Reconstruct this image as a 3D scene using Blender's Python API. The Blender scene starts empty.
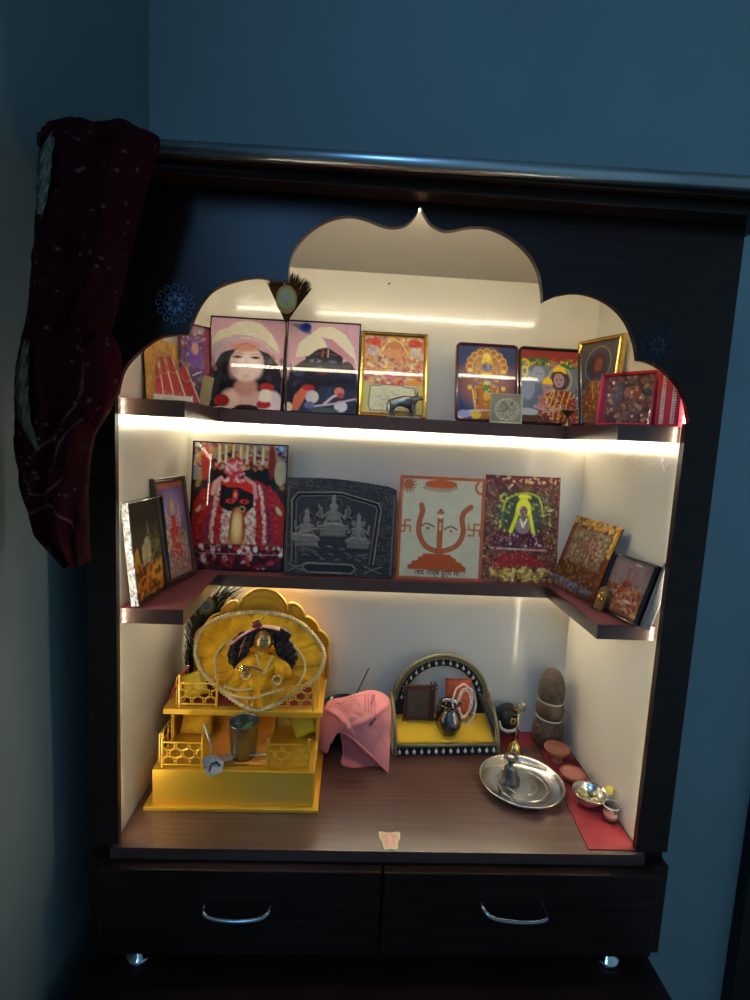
import bpy, bmesh, math, random
import numpy as np
from mathutils import Vector, Matrix, Euler
random.seed(7); RNG = np.random.default_rng(7)
PI = math.pi
scene = bpy.context.scene
COL = scene.collection

# ------------------------------------------------------------------ camera
CAM = np.array([0.3676, -0.8222, 0.7037])
FPX = 524.6
YAW, PITCH, ROLL = math.radians(2.6308), math.radians(6.7027), math.radians(2.8958)
_f = np.array([math.sin(YAW)*math.cos(PITCH), math.cos(YAW)*math.cos(PITCH), -math.sin(PITCH)])
_r0 = np.array([math.cos(YAW), -math.sin(YAW), 0.0])
_u0 = np.cross(_r0, _f)
_r = math.cos(ROLL)*_r0 + math.sin(ROLL)*_u0
_u = -math.sin(ROLL)*_r0 + math.cos(ROLL)*_u0
cd = bpy.data.cameras.new('camera'); cam = bpy.data.objects.new('camera', cd); COL.objects.link(cam)
cd.sensor_fit = 'VERTICAL'; cd.sensor_height = 36; cd.lens = 36*FPX/1000; cd.clip_start = 0.01
M = Matrix.Identity(4)
for i in range(3):
    M[i][0] = _r[i]; M[i][1] = _u[i]; M[i][2] = -_f[i]; M[i][3] = CAM[i]
cam.matrix_world = M
scene.camera = cam

def at(px, py, ax, val):
    """surveyed point: photo pixel carried onto the plane axis=val"""
    d = _f + (px-375)/FPX*_r - (py-500)/FPX*_u
    t = (val-CAM[ax])/d[ax]
    return Vector(CAM + t*d)

# ------------------------------------------------------------------ world, lights, exposure
scene.view_settings.view_transform = 'Standard'
scene.view_settings.look = 'None'
scene.view_settings.gamma = 1
scene.view_settings.exposure = 0.0
w = bpy.data.worlds.new('world'); scene.world = w; w.use_nodes = True
w.node_tree.nodes['Background'].inputs[0].default_value = (0.36, 0.70, 1.0, 1)
w.node_tree.nodes['Background'].inputs[1].default_value = 0.27
def area(name, loc, target, sx, sy, power, col):
    l = bpy.data.lights.new(name, 'AREA'); l.shape = 'RECTANGLE'; l.size = sx; l.size_y = sy
    l.energy = power; l.color = col
    o = bpy.data.objects.new(name, l); COL.objects.link(o)
    o.location = loc
    o.rotation_euler = (Vector(target)-Vector(loc)).to_track_quat('-Z', 'Y').to_euler()
    return o
# dusk light through the window in the left wall, nearer the viewer than the cabinet
area('window_light', (-0.098, -1.55, 1.58), (1.0, -1.35, 1.46), 1.5, 0.55, 40, (0.20, 0.50, 1.0))
LED_COL = (1.0, 0.88, 0.65)
LED_SHELF, LED_TOP, LED_SIDE, LED_LOW = 25.0, 50.0, 44.0, 60.0

# ------------------------------------------------------------------ helpers
def S(r, g, b):
    f = lambda c: (c/255/12.92) if c/255 <= 0.04045 else ((c/255+0.055)/1.055)**2.4
    return (f(r), f(g), f(b))
def mat(name, col, rough=0.5, metal=0.0, coat=0.0, bump=0.0, bscale=200, var=0.0, vscale=20, sheen=0.0,
        stretch=(1, 1, 1), alpha=1.0, emis=None, estr=0.0, spec=0.5, attr=None, trans=0.0):
    m = bpy.data.materials.new(name); m.use_nodes = True
    nt = m.node_tree; n = nt.nodes; L = nt.links; b = n['Principled BSDF']
    b.inputs['Base Color'].default_value = (*col, 1); b.inputs['Roughness'].default_value = rough
    b.inputs['Metallic'].default_value = metal; b.inputs['Coat Weight'].default_value = coat
    b.inputs['Coat Roughness'].default_value = 0.04
    b.inputs['Specular IOR Level'].default_value = spec
    b.inputs['Sheen Weight'].default_value = sheen; b.inputs['Transmission Weight'].default_value = trans
    if emis: b.inputs['Emission Color'].default_value = (*emis, 1); b.inputs['Emission Strength'].default_value = estr
    tc = n.new('ShaderNodeTexCoord'); mp = n.new('ShaderNodeMapping'); mp.inputs['Scale'].default_value = stretch
    L.new(tc.outputs['Object'], mp.inputs['Vector'])
    if attr:
        a = n.new('ShaderNodeAttribute'); a.attribute_name = 'Col'; L.new(a.outputs['Color'], b.inputs['Base Color'])
    elif var > 0:
        t = n.new('ShaderNodeTexNoise'); t.inputs['Scale'].default_value = vscale; t.inputs['Detail'].default_value = 6
        L.new(mp.outputs[0], t.inputs['Vector'])
        r = n.new('ShaderNodeValToRGB'); r.color_ramp.elements[0].position = 0.3; r.color_ramp.elements[1].position = 0.7
        r.color_ramp.elements[0].color = tuple(c*(1-var) for c in col)+(1,)
        r.color_ramp.elements[1].color = tuple(min(1, c*(1+var)) for c in col)+(1,)
        L.new(t.outputs[0], r.inputs[0]); L.new(r.outputs[0], b.inputs['Base Color'])
    if bump > 0:
        t2 = n.new('ShaderNodeTexNoise'); t2.inputs['Scale'].default_value = bscale; t2.inputs['Detail'].default_value = 3
        L.new(mp.outputs[0], t2.inputs['Vector'])
        bp = n.new('ShaderNodeBump'); bp.inputs['Strength'].default_value = min(1, bump); bp.inputs['Distance'].default_value = 0.002*max(1, bump)
        L.new(t2.outputs[0], bp.inputs['Height']); L.new(bp.outputs[0], b.inputs['Normal'])
    return m
def emat(name, col, s):
    m = bpy.data.materials.new(name); m.use_nodes = True; n = m.node_tree.nodes; n.clear()
    e = n.new('ShaderNodeEmission'); o = n.new('ShaderNodeOutputMaterial')
    e.inputs[0].default_value = (*col, 1); e.inputs[1].default_value = s
    m.node_tree.links.new(e.outputs[0], o.inputs[0]); return m
def pane_mat(name, tint=(1, 1, 1), rough=0.02, ior=1.45, bump=0.0):
    m = bpy.data.materials.new(name); m.use_nodes = True; nt = m.node_tree; n = nt.nodes; n.clear()
    o = n.new('ShaderNodeOutputMaterial'); mx = n.new('ShaderNodeMixShader'); t = n.new('ShaderNodeBsdfTransparent')
    g = n.new('ShaderNodeBsdfGlossy'); lw = n.new('ShaderNodeLayerWeight'); lw.inputs[0].default_value = .5
    pw = n.new('ShaderNodeMath'); pw.operation = 'POWER'; pw.inputs[1].default_value = 4.5; nt.links.new(lw.outputs['Facing'], pw.inputs[0])
    f = n.new('ShaderNodeMath'); f.operation = 'MULTIPLY_ADD'; f.inputs[1].default_value = .7; f.inputs[2].default_value = ((ior-1)/(ior+1))**2; nt.links.new(pw.outputs[0], f.inputs[0])
    t.inputs[0].default_value = (*tint, 1); g.inputs['Roughness'].default_value = rough
    if bump:
        tx = n.new('ShaderNodeTexNoise'); tx.inputs['Scale'].default_value = 45; tx.inputs['Detail'].default_value = 4
        tc = n.new('ShaderNodeTexCoord'); nt.links.new(tc.outputs['Object'], tx.inputs['Vector'])
        bp = n.new('ShaderNodeBump'); bp.inputs['Strength'].default_value = min(1, bump); bp.inputs['Distance'].default_value = 0.01
        nt.links.new(tx.outputs[0], bp.inputs['Height']); nt.links.new(bp.outputs[0], g.inputs['Normal']); nt.links.new(bp.outputs[0], lw.inputs['Normal'])
    nt.links.new(f.outputs[0], mx.inputs[0]); nt.links.new(t.outputs[0], mx.inputs[1]); nt.links.new(g.outputs[0], mx.inputs[2])
    nt.links.new(mx.outputs[0], o.inputs[0]); return m

def link(name, me, m, parent=None, smooth=False):
    o = bpy.data.objects.new(name, me); COL.objects.link(o)
    if m is not None: me.materials.append(m)
    if smooth:
        me.polygons.foreach_set('use_smooth', [True]*len(me.polygons))
    if parent is not None: o.parent = parent
    return o
def obj(name, bm, m, parent=None, smooth=False, world=False, label=None):
    if world and parent is not None:
        bm.transform(parent.matrix_basis.inverted())
    me = bpy.data.meshes.new(name); bmesh.ops.recalc_face_normals(bm, faces=bm.faces); bm.to_mesh(me); bm.free()
    o = link(name, me, m, parent, smooth)
    if label: o['label'] = label
    return o
def thing(name, label, cat, loc=(0, 0, 0), rot=(0, 0, 0), group=None):
    o = bpy.data.objects.new(name, None); COL.objects.link(o); o.empty_display_size = 0.02
    o.location = loc; o.rotation_euler = rot
    o['label'] = label; o['category'] = cat
    if group: o['group'] = group
    return o
def tag(o, label, cat, group=None):
    o['label'] = label; o['category'] = cat
    if group: o['group'] = group
    return o
def struct(o): o['kind'] = 'structure'; return o
def nb(): return bmesh.new()
def box(bm, x0, x1, y0, y1, z0, z1, bev=0):
    r = bmesh.ops.create_cube(bm, size=1)
    for v in r['verts']:
        v.co = Vector((x0+(v.co.x+.5)*(x1-x0), y0+(v.co.y+.5)*(y1-y0), z0+(v.co.z+.5)*(z1-z0)))
    if bev:
        es = list({e for v in r['verts'] for e in v.link_edges})
        bmesh.ops.bevel(bm, geom=es, offset=bev, segments=2, profile=0.5, affect='EDGES')
    return bm
def tube(bm, pts, r, n=8, closed=False, cap=True, flat=1.0):
    pts = [Vector(p) for p in pts]; N = len(pts)
    rr = r if isinstance(r, (list, tuple)) else [r]*N
    rings = []; prev = None
    for i, p in enumerate(pts):
        if closed: t = pts[(i+1) % N]-pts[i-1]
        else: t = pts[min(i+1, N-1)]-pts[max(i-1, 0)]
        t.normalize()
        if prev is None:
            a = Vector((0, 0, 1)) if abs(t.z) < .9 else Vector((1, 0, 0))
            nrm = t.cross(a).normalized()
        else:
            nrm = (prev-t*prev.dot(t)).normalized()
        prev = nrm; b = t.cross(nrm)
        rings.append([bm.verts.new(p+nrm*rr[i]*math.cos(2*PI*k/n)+b*rr[i]*flat*math.sin(2*PI*k/n)) for k in range(n)])
    for i in range(N if closed else N-1):
        A, B = rings[i], rings[(i+1) % N]
        for k in range(n): bm.faces.new((A[k], A[(k+1) % n], B[(k+1) % n], B[k]))
    if cap and not closed:
        bm.faces.new(rings[0][::-1]); bm.faces.new(rings[-1])
    return bm
def lathe(bm, prof, n=32, c=(0, 0, 0), wob=None):
    rings = []
    for r, z in prof:
        rings.append([bm.verts.new((c[0]+max(r, 1e-5)*math.cos(2*PI*k/n), c[1]+max(r, 1e-5)*math.sin(2*PI*k/n), c[2]+z)) for k in range(n)])
    for A, B in zip(rings, rings[1:]):
        for k in range(n): bm.faces.new((A[k], A[(k+1) % n], B[(k+1) % n], B[k]))
    bm.faces.new(rings[0][::-1]); bm.faces.new(rings[-1])
    return bm
def prism(bm, poly, y0, y1, axis='y'):
    """poly of (x,z) extruded along y (or (x,y) along z)"""
    mk = (lambda p, d: (p[0], d, p[1])) if axis == 'y' else (lambda p, d: (p[0], p[1], d)) if axis == 'z' else (lambda p, d: (d, p[0], p[1]))
    A = [bm.verts.new(mk(p, y0)) for p in poly]; B = [bm.verts.new(mk(p, y1)) for p in poly]
    n = len(poly)
    f1 = bm.faces.new(A); f2 = bm.faces.new(B[::-1])
    for k in range(n): bm.faces.new((A[k], B[k], B[(k+1) % n], A[(k+1) % n]))
    bm.normal_update()
    bmesh.ops.triangulate(bm, faces=[f1, f2], ngon_method='EAR_CLIP')
    return bm
def ball(bm, c, rx, ry=None, rz=None, seg=12, rot=None):
    ry = ry or rx; rz = rz or rx
    r = bmesh.ops.create_uvsphere(bm, u_segments=seg, v_segments=max(6, seg*2//3), radius=1)
    m = Matrix.Translation(c) @ (Euler(rot).to_matrix().to_4x4() if rot else Matrix.Identity(4)) @ Matrix.Diagonal((rx, ry, rz, 1))
    bmesh.ops.transform(bm, matrix=m, verts=r['verts']); return bm
def sheet(name, P, m, parent=None, smooth=True, world=False, thick=0.0, label=None, cols=None):
    """P: array (ny,nx,3) of points -> grid surface"""
    P = np.asarray(P, dtype=float); ny, nx = P.shape[:2]
    if world and parent is not None:
        inv = np.array(parent.matrix_basis.inverted())
        P = P @ inv[:3, :3].T + inv[:3, 3]
    idx = np.arange(ny*nx).reshape(ny, nx)
    F = np.stack([idx[:-1, :-1], idx[1:, :-1], idx[1:, 1:], idx[:-1, 1:]], -1).reshape(-1, 4)
    me = bpy.data.meshes.new(name)
    me.vertices.add(ny*nx); me.vertices.foreach_set('co', P.reshape(-1).astype(np.float32))
    me.loops.add(F.size); me.loops.foreach_set('vertex_index', F.reshape(-1).astype(np.int32))
    me.polygons.add(len(F)); me.polygons.foreach_set('loop_start', np.arange(0, F.size, 4, dtype=np.int32))
    me.update(calc_edges=True); me.validate()
    if cols is not None:
        ca = me.color_attributes.new('Col', 'FLOAT_COLOR', 'POINT')
        c4 = np.ones((ny*nx, 4), np.float32); c4[:, :3] = cols.reshape(-1, 3); ca.data.foreach_set('color', c4.reshape(-1))
    o = link(name, me, m, parent, smooth)
    if thick:
        s = o.modifiers.new('solid', 'SOLIDIFY'); s.thickness = thick; s.offset = 0
    if label: o['label'] = label
    return o
def skin(name, joints, edges, m, parent=None, sub=2, smooth=True):
    """joints: list of (co, radius); body grown as one continuous surface"""
    me = bpy.data.meshes.new(name); me.from_pydata([Vector(j[0]) for j in joints], edges, []); me.update()
    o = bpy.data.objects.new(name, me); COL.objects.link(o)
    o.modifiers.new('skin', 'SKIN'); sd = o.modifiers.new('sub', 'SUBSURF'); sd.levels = sub; sd.render_levels = sub
    for v, j in zip(me.skin_vertices[0].data, joints):
        r = j[1]; v.radius = r if isinstance(r, tuple) else (r, r)
    me.skin_vertices[0].data[0].use_root = True
    dg = bpy.context.evaluated_depsgraph_get(); ev = o.evaluated_get(dg)
    new = bpy.data.meshes.new_from_object(ev)
    o.modifiers.clear(); o.data = new; new.materials.clear(); new.materials.append(m)
    if smooth: new.polygons.foreach_set('use_smooth', [True]*len(new.polygons))
    if parent is not None: o.parent = parent
    return o

# ------------------------------------------------------------------ painter (prints and reliefs computed here)
def vnoise(ny, nx, fy, fx, seed=0, oct=3):
    rg = np.random.default_rng(seed); out = np.zeros((ny, nx)); amp = 1.0; tot = 0
    for o in range(oct):
        a, b = int(fy*2**o)+2, int(fx*2**o)+2
        g = rg.random((a, b)); yy = np.linspace(0, a-1.001, ny); xx = np.linspace(0, b-1.001, nx)
        y0 = yy.astype(int); x0 = xx.astype(int); ty = (yy-y0)[:, None]; tx = (xx-x0)[None]
        ty = ty*ty*(3-2*ty); tx = tx*tx*(3-2*tx)
        v = g[y0][:, x0]*(1-ty)*(1-tx)+g[y0+1][:, x0]*ty*(1-tx)+g[y0][:, x0+1]*(1-ty)*tx+g[y0+1][:, x0+1]*ty*tx
        out += v*amp; tot += amp; amp *= .5
    return out/tot
class Paint:
    def __init__(s, nx, ny, col, asp):
        s.nx, s.ny = nx, ny; s.u = (np.arange(nx)+.5)/nx; s.v = (np.arange(ny)+.5)/ny
        s.U, s.V = np.meshgrid(s.u, s.v); s.asp = asp   # asp = height/width
        s.a = np.ones((ny, nx, 3))*np.array(S(*col)); s.k = 0
        s.px = 1.0/nx
    def put(s, mask, col, op=1.0):
        m = (np.clip(mask, 0, 1)*op)[..., None]; s.a = s.a*(1-m)+np.array(S(*col))*m
    def ell(s, cx, cy, rx, ry, col, ang=0, soft=0.0, op=1.0):
        dx = s.U-cx; dy = (s.V-cy)*s.asp; ca, sa = math.cos(ang), math.sin(ang)
        X = dx*ca+dy*sa; Y = -dx*sa+dy*ca; ry = ry*s.asp
        d = np.sqrt((X/rx)**2+(Y/ry)**2); w = max(soft, s.px/min(rx, ry))
        s.put((1-d)/w+.5, col, op)
    def ring(s, cx, cy, rx, ry, wd, col, op=1.0):
        dx = (s.U-cx)/rx; dy = (s.V-cy)/ry; d = np.abs(np.sqrt(dx*dx+dy*dy)-1)*min(rx, ry*s.asp)
        s.put((wd/2-d)/s.px+.5, col, op)
    def rect(s, x0, y0, x1, y1, col, op=1.0):
        s.put(((s.U > x0) & (s.U < x1) & (s.V > y0) & (s.V < y1)).astype(float), col, op)
    def line(s, pts, wd, col, op=1.0, w2=None):
        D = np.full(s.U.shape, 9.0)
        for i, ((x0, y0), (x1, y1)) in enumerate(zip(pts, pts[1:])):
            ax, ay = x1-x0, (y1-y0)*s.asp; l = ax*ax+ay*ay+1e-12
            t = np.clip(((s.U-x0)*ax+(s.V-y0)*s.asp*ay)/l, 0, 1)
            D = np.minimum(D, np.hypot(s.U-x0-t*ax, (s.V-y0)*s.asp-t*ay))
        s.put((wd/2-D)/s.px+.5, col, op)
    def poly(s, pts, col, op=1.0):
        ins = np.zeros(s.U.shape, bool); n = len(pts)
        for i in range(n):
            x0, y0 = pts[i]; x1, y1 = pts[(i+1) % n]
            c = ((y0 > s.V) != (y1 > s.V)) & (s.U < (x1-x0)*(s.V-y0)/(y1-y0+1e-12)+x0); ins ^= c
        s.put(ins.astype(float), col, op)
    def blur(s, n=1):
        for _ in range(n):
            q = np.pad(s.a, ((1, 1), (1, 1), (0, 0)), 'edge')
            s.a = (q[:-2, 1:-1]+q[2:, 1:-1]+q[1:-1, :-2]+q[1:-1, 2:]+2*q[1:-1, 1:-1])/6
    def mott(s, amt, f, seed=1):
        s.a = s.a*(1+amt*(vnoise(s.ny, s.nx, f*s.asp, f, seed)-.5)[..., None]*2)
    def speck(s, n, cols, rmin, rmax, box=(0, 0, 1, 1), seed=0, op=.9):
        rg = random.Random(seed)
        for i in range(n):
            cx = rg.uniform(box[0], box[2]); cy = rg.uniform(box[1], box[3]); r = rg.uniform(rmin, rmax)
            ix0 = max(0, int((cx-r*2)*s.nx)); ix1 = min(s.nx, int((cx+r*2)*s.nx)+2)
            iy0 = max(0, int((cy-r*2/s.asp)*s.ny)); iy1 = min(s.ny, int((cy+r*2/s.asp)*s.ny)+2)
            if ix1 <= ix0 or iy1 <= iy0: continue
            e = rg.uniform(.5, 1.6); a = rg.uniform(0, PI)
            dx = s.U[iy0:iy1, ix0:ix1]-cx; dy = (s.V[iy0:iy1, ix0:ix1]-cy)*s.asp
            X = dx*math.cos(a)+dy*math.sin(a); Y = -dx*math.sin(a)+dy*math.cos(a)
            d = np.sqrt((X/r)**2+(Y/(r*e))**2); m = (np.clip((1-d)*r/s.px+.5, 0, 1)*op)[..., None]
            s.a[iy0:iy1, ix0:ix1] = s.a[iy0:iy1, ix0:ix1]*(1-m)+np.array(S(*rg.choice(cols)))*m
    def folds(s, cx, w, y0, y1, n, cols, wd=.02):   # hanging garland-like strands
        for k in range(n):
            x = cx+(k/(n-1)-.5)*w
            s.line([(x, y0), (x+(x-cx)*.35, y1)], wd, cols[k % len(cols)])
PRINT = mat('printed_paper', (1, 1, 1), 0.5, attr=True, spec=0.15)
GLOSS_PRINT = mat('laminated_print', (1, 1, 1), 0.5, attr=True, spec=0.1)
def print_sheet(name, pt, w, h, m, parent, y=0.0, disp=None, x0=None, z0=0.0, smooth=False, amp=0.0):
    x0 = -w/2 if x0 is None else x0
    X = x0+pt.U*w; Z = z0+(1-pt.V)*h
    # snap the border vertices to the exact edge
    X[:, 0] = x0; X[:, -1] = x0+w; Z[0, :] = z0+h; Z[-1, :] = z0
    Y = np.full(X.shape, y) if disp is None else y-disp*amp
    return sheet(name, np.stack([X, Y, Z], -1), m, parent, smooth=smooth, cols=pt.a)

# ------------------------------------------------------------------ materials
M_wall = mat('blue_grey_paint', S(134, 148, 146), 0.7, bump=0.06, bscale=60, var=.05, vscale=4)
M_ceil = mat('white_paint', S(200, 200, 195), 0.8)
M_floor = mat('floor_tile', S(150, 140, 125), 0.3, var=.08, vscale=5)
M_wood = mat('dark_brown_laminate', S(44, 26, 21), 0.36, var=.35, vscale=9, stretch=(.7, .7, 14), bump=0.05, bscale=90, spec=.32)
M_edge = mat('dark_brown_edge', S(64, 46, 41), 0.3, var=.15, vscale=30, stretch=(9, 9, .6), coat=.2)
M_deck = mat('brown_laminate_deck', S(92, 63, 54), 0.24, var=.22, vscale=9, stretch=(.8, 16, 1), coat=.25)
M_white = mat('cream_gloss_laminate', S(232, 226, 208), 0.17, bump=0.05, bscale=14, coat=.3)
M_door = mat('black_brown_wood', S(22, 17, 16), 0.5)
M_steel = mat('stainless_steel', (.66, .64, .60), 0.24, metal=1, bump=.12, bscale=90)
M_chrome = mat('chrome', (.8, .8, .82), 0.12, metal=1)
M_rod = mat('steel_rod', (.6, .63, .66), 0.34, metal=1)
M_brass = mat('brass', (.78, .56, .2), 0.2, metal=1)
M_goldpaint = mat('gold_paint', S(236, 182, 52), 0.38, metal=.45, coat=.3, bump=.08, bscale=160)
M_goldframe = mat('gold_frame', (.72, .5, .14), 0.22, metal=1, var=.2, vscale=60)
M_black = mat('black_moulding', S(28, 22, 22), 0.25, coat=.5)
M_maroon = mat('maroon_moulding', S(90, 22, 30), 0.2, coat=.7)
M_brownf = mat('brown_moulding', S(62, 40, 28), 0.35, var=.3, vscale=60)
M_silverfoil = mat('silver_foil', (.16, .165, .18), 0.4, metal=.6, bump=3.0, bscale=160, var=.7, vscale=140)
M_back = mat('hardboard', S(90, 62, 42), 0.8)
M_liner = mat('maroon_shelf_paper', S(104, 44, 50), 0.6, bump=.1, bscale=300)
M_mat = mat('red_mat', S(142, 38, 46), 0.65, bump=.3, bscale=400, var=.08, vscale=30)
M_pane = pane_mat('frame_glass', ior=1.42)
M_film = pane_mat('clear_film', rough=.08, ior=1.6, bump=1.0)

# ------------------------------------------------------------------ room
def slab(name, x0, x1, y0, y1, z0, z1, m): return struct(obj(name, box(nb(), x0, x1, y0, y1, z0, z1), m))
slab('floor', -.105, 2.6, -2.6, .42, -.95, -.90, M_floor)
slab('ceiling', -.105, 2.6, -2.6, .42, 1.95, 2.0, M_ceil)
slab('wall_back', -.205, 2.6, .42, .5, -.95, 2.0, M_wall)
slab('wall_left', -.205, -.105, -2.6, .42, -.95, 2.0, M_wall)
dr = thing('door_1', 'dark brown wooden door at the right of the blue wall', 'door', (1.9, .42, -.9)); dr['kind'] = 'structure'
del dr['category']; del dr['label']
obj('door_frame', box(nb(), 1.452, 1.51, .385, .42, -.9, 1.1, .003), M_door, dr, world=True)
obj('door_leaf', box(nb(), 1.51, 2.3, .395, .419, -.9, 1.1), M_door, dr, world=True)

# ------------------------------------------------------------------ low unit beneath
BZ = -.227
low = thing('low_cabinet', 'dark wooden low cabinet carrying the lit shrine cabinet', 'cabinet', (.455, 0, -.9))
obj('top_board', box(nb(), -.05, .957, -.34, .40, BZ-.022, BZ, .002), M_wood, low, world=True)
obj('carcass', box(nb(), -.035, .94, -.31, .40, -.84, BZ-.022), M_wood, low, world=True)
obj('plinth', box(nb(), -.02, .925, -.28, .39, -.9, -.84), M_wood, low, world=True)
for x in (-.03, .455):
    d = obj('door', box(nb(), x, x+.475, -.328, -.31, -.82, BZ-.035, .002), M_wood, low, world=True)
    h = nb(); tube(h, [(x+.2, -.33, -.4), (x+.2, -.35, -.4), (x+.29, -.35, -.4), (x+.29, -.33, -.4)], .004)
    o = obj('handle', h, M_chrome, low, world=True); 

# ------------------------------------------------------------------ the shrine cabinet
cab = thing('shrine_cabinet', 'dark wooden shrine cabinet with a scalloped arch front and lit cream inside', 'cabinet', (.455, .2, BZ))
D = .386; CZ = 1.066
def cp(name, bm, m, **k): return obj(name, bm, m, cab, world=True, **k)
cp('side_panel', box(nb(), -.045, -.010, .0205, .41, -.2, CZ), M_wood)
cp('side_panel', box(nb(), .912, .957, .0205, .41, -.2, CZ), M_wood)
cp('side_lining', box(nb(), -.010, -.006, .0205, D, 0, CZ), M_white, label='cream glossy lining')
cp('side_lining', box(nb(), .908, .912, .0205, D, 0, CZ), M_white, label='cream glossy lining')
bk = cp('back_panel', box(nb(), -.010, .912, D, D+.015, -.01, CZ), M_white, label='cream glossy back')
for x, z, r in ((.43, 1.045, .0022),):
    b = nb(); bmesh.ops.create_uvsphere(b, u_segments=8, v_segments=6, radius=r); bmesh.ops.translate(b, verts=b.verts, vec=(x, D, z))
    o = obj('nail_hole', b, M_black, bk); b.free if False else None
    o.location = -Vector((0, 0, 0)); o.matrix_parent_inverse = cab.matrix_basis.inverted()
cp('ceiling_panel', box(nb(), -.010, .912, .0205, D+.014, CZ+.0002, CZ+.004), M_white, label='cream lining under the top')
b = nb(); lathe(b, [(.004, 0), (.004, .003), (.001, .003)], 10, (.43, .1, CZ-.003)); cp('screw_head', b, M_black)
cp('deck_board', box(nb(), -.010, .912, 0.0, D+.014, -.02, 0), M_deck, label='brown laminate shelf floor')
# face frame with the scalloped arch (stiles included)
half = [(420.3, 205), (428.4, 220.4), (439.7, 228.3), (451, 230), (470, 226.5), (488.7, 227), (507, 234.4), (522, 245.6),
        (533, 258.7), (539.5, 273.6), (542.3, 289), (543.3, 302), (558.7, 295), (579.7, 292.7), (600.7, 298.3), (617, 309), (628.7, 324),
        (635.7, 342.7), (638.5, 360), (649.7, 362), (666, 371.6), (680, 387), (687, 403), (690, 425)]
def spline(pts, corner, n=6):
    out = []
    for i in range(len(pts)-1):
        p0 = pts[i-1] if i > 0 and i not in corner else pts[i]; p1 = pts[i]; p2 = pts[i+1]
        p3 = pts[i+2] if i+2 < len(pts) and (i+1) not in corner else pts[i+1]
        for k in range(n):
            t = k/n
            out.append(tuple(.5*((2*b)+(-a+c)*t+(2*a-5*b+4*c-d)*t*t+(-a+3*b-3*c+d)*t**3) for a, b, c, d in zip(p0, p1, p2, p3)))
    out.append(tuple(pts[-1])); return out
halfL = [(420.3, 205), (416, 215), (407, 223.6), (393.8, 226.6), (380.8, 224.3), (365.9, 218.4), (350.9, 215.4), (336, 217), (321, 222.8), (306, 234),
         (295, 248), (289.3, 264), (287.8, 281), (276, 280), (256, 277), (232, 281), (212, 290), (200, 304), (191.5, 322), (189, 334), (172, 335), (156, 339), (136, 354), (122, 372), (116, 397)]
FY = .0085
def prof(pts, corner):
    q = [at(*p, 1, FY) for p in pts]; return spline([(v.x, v.z) for v in q], corner)
arch = prof(half, {0, 11, 18}); archL = prof(halfL, {0, 12, 19})
arch[-1] = (.9, .752); archL[-1] = (0, .757)
poly = [(-.045, CZ), (-.045, 0), (0, 0)] + archL[::-1] + arch[1:] + [(.9, 0), (.957, 0), (.957, CZ)]
cp('face_frame', prism(nb(), poly, FY, .0205), M_wood)
cp('cornice', box(nb(), -.075, 1.01, -.05, .41, CZ+.0042, CZ+.022, .002), M_wood)
cp('cornice_moulding', box(nb(), -.065, 1.0, -.036, .0, CZ-.012, CZ+.0042, .002), M_wood)
cp('lower_rail', box(nb(), -.045, .957, .0, .40, BZ+.035, -.0205), M_wood)
for i, (x0, x1) in enumerate(((-.022, .448), (.452, .932))):
    dw = cp('drawer', box(nb(), x0, x1, -.018, 0, BZ+.045, -.024, .002), M_wood)
    pts = [(.154, -.018, -.086), (.156, -.032, -.0885), (.17, -.040, -.091), (.208, -.043, -.0925), (.246, -.040, -.091), (.26, -.032, -.0885), (.262, -.018, -.086)] if i == 0 else \
          [(.622, -.018, -.077), (.625, -.032, -.081), (.64, -.040, -.086), (.68, -.043, -.0895), (.718, -.040, -.0905), (.732, -.032, -.091), (.734, -.018, -.091)]
    b = nb(); tube(b, spline(pts, set(), 4), .0042, 10); b.transform(cab.matrix_basis.inverted())
    obj('handle', b, mat('dull_chrome', (.36, .37, .4), .22, metal=1), dw, smooth=True)
for x in (.03, .875):
    for y in (.02, .36):
        b = nb(); lathe(b, [(.012, .045), (.012, .012), (.02, .010), (.022, .004), (.02, 0)], 20, (x, y, BZ)); cp('foot', b, M_chrome, smooth=True, label='chrome foot')
# shelves
for zt, zb, yf in ((.747, .721, .247), (.403, .378, .268)):
    pl = [(-.006, .036), (.097, .036), (.097, yf), (.803, yf), (.803, .036), (.908, .036), (.908, D), (-.006, D)]
    cp('shelf', prism(nb(), pl, zb, zt, 'z'), M_edge)
# led tape
def led_mat(name, s, ax):
    m = emat(name, LED_COL, s); n = m.node_tree.nodes; L = m.node_tree.links
    e = [q for q in n if q.type == 'EMISSION'][0]
    tc = n.new('ShaderNodeTexCoord'); sx = n.new('ShaderNodeSeparateXYZ'); mu = n.new('ShaderNodeMath'); mu.operation = 'MULTIPLY'; mu.inputs[1].default_value = 2*PI/.0125
    si = n.new('ShaderNodeMath'); si.operation = 'SINE'; ma = n.new('ShaderNodeMath'); ma.operation = 'MULTIPLY_ADD'; ma.inputs[1].default_value = s*.6; ma.inputs[2].default_value = s
    L.new(tc.outputs['Object'], sx.inputs[0]); L.new(sx.outputs[ax], mu.inputs[0]); L.new(mu.outputs[0], si.inputs[0]); L.new(si.outputs[0], ma.inputs[0]); L.new(ma.outputs[0], e.inputs[1])
    return m
ledx = led_mat('led_tape_shelf', LED_SHELF, 0); ledy = led_mat('led_tape_shelf_side', LED_SHELF*.8, 1)
ledt = led_mat('led_tape_top', LED_TOP, 0); leds = led_mat('led_tape_side', LED_SIDE, 2)
ledl = led_mat('led_tape_low', LED_LOW, 0)
cp('light_strip', box(nb(), .004, .896, D-.004, D-.0002, .708, .716), ledx, label='glowing light strip under the upper shelf')
cp('light_strip', box(nb(), -.0058, -.002, .035, D-.006, .708, .716), ledy, label='glowing light strip on the side lining')
cp('light_strip', box(nb(), .904, .9078, .035, D-.006, .708, .716), ledy, label='glowing light strip on the side lining')
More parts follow.
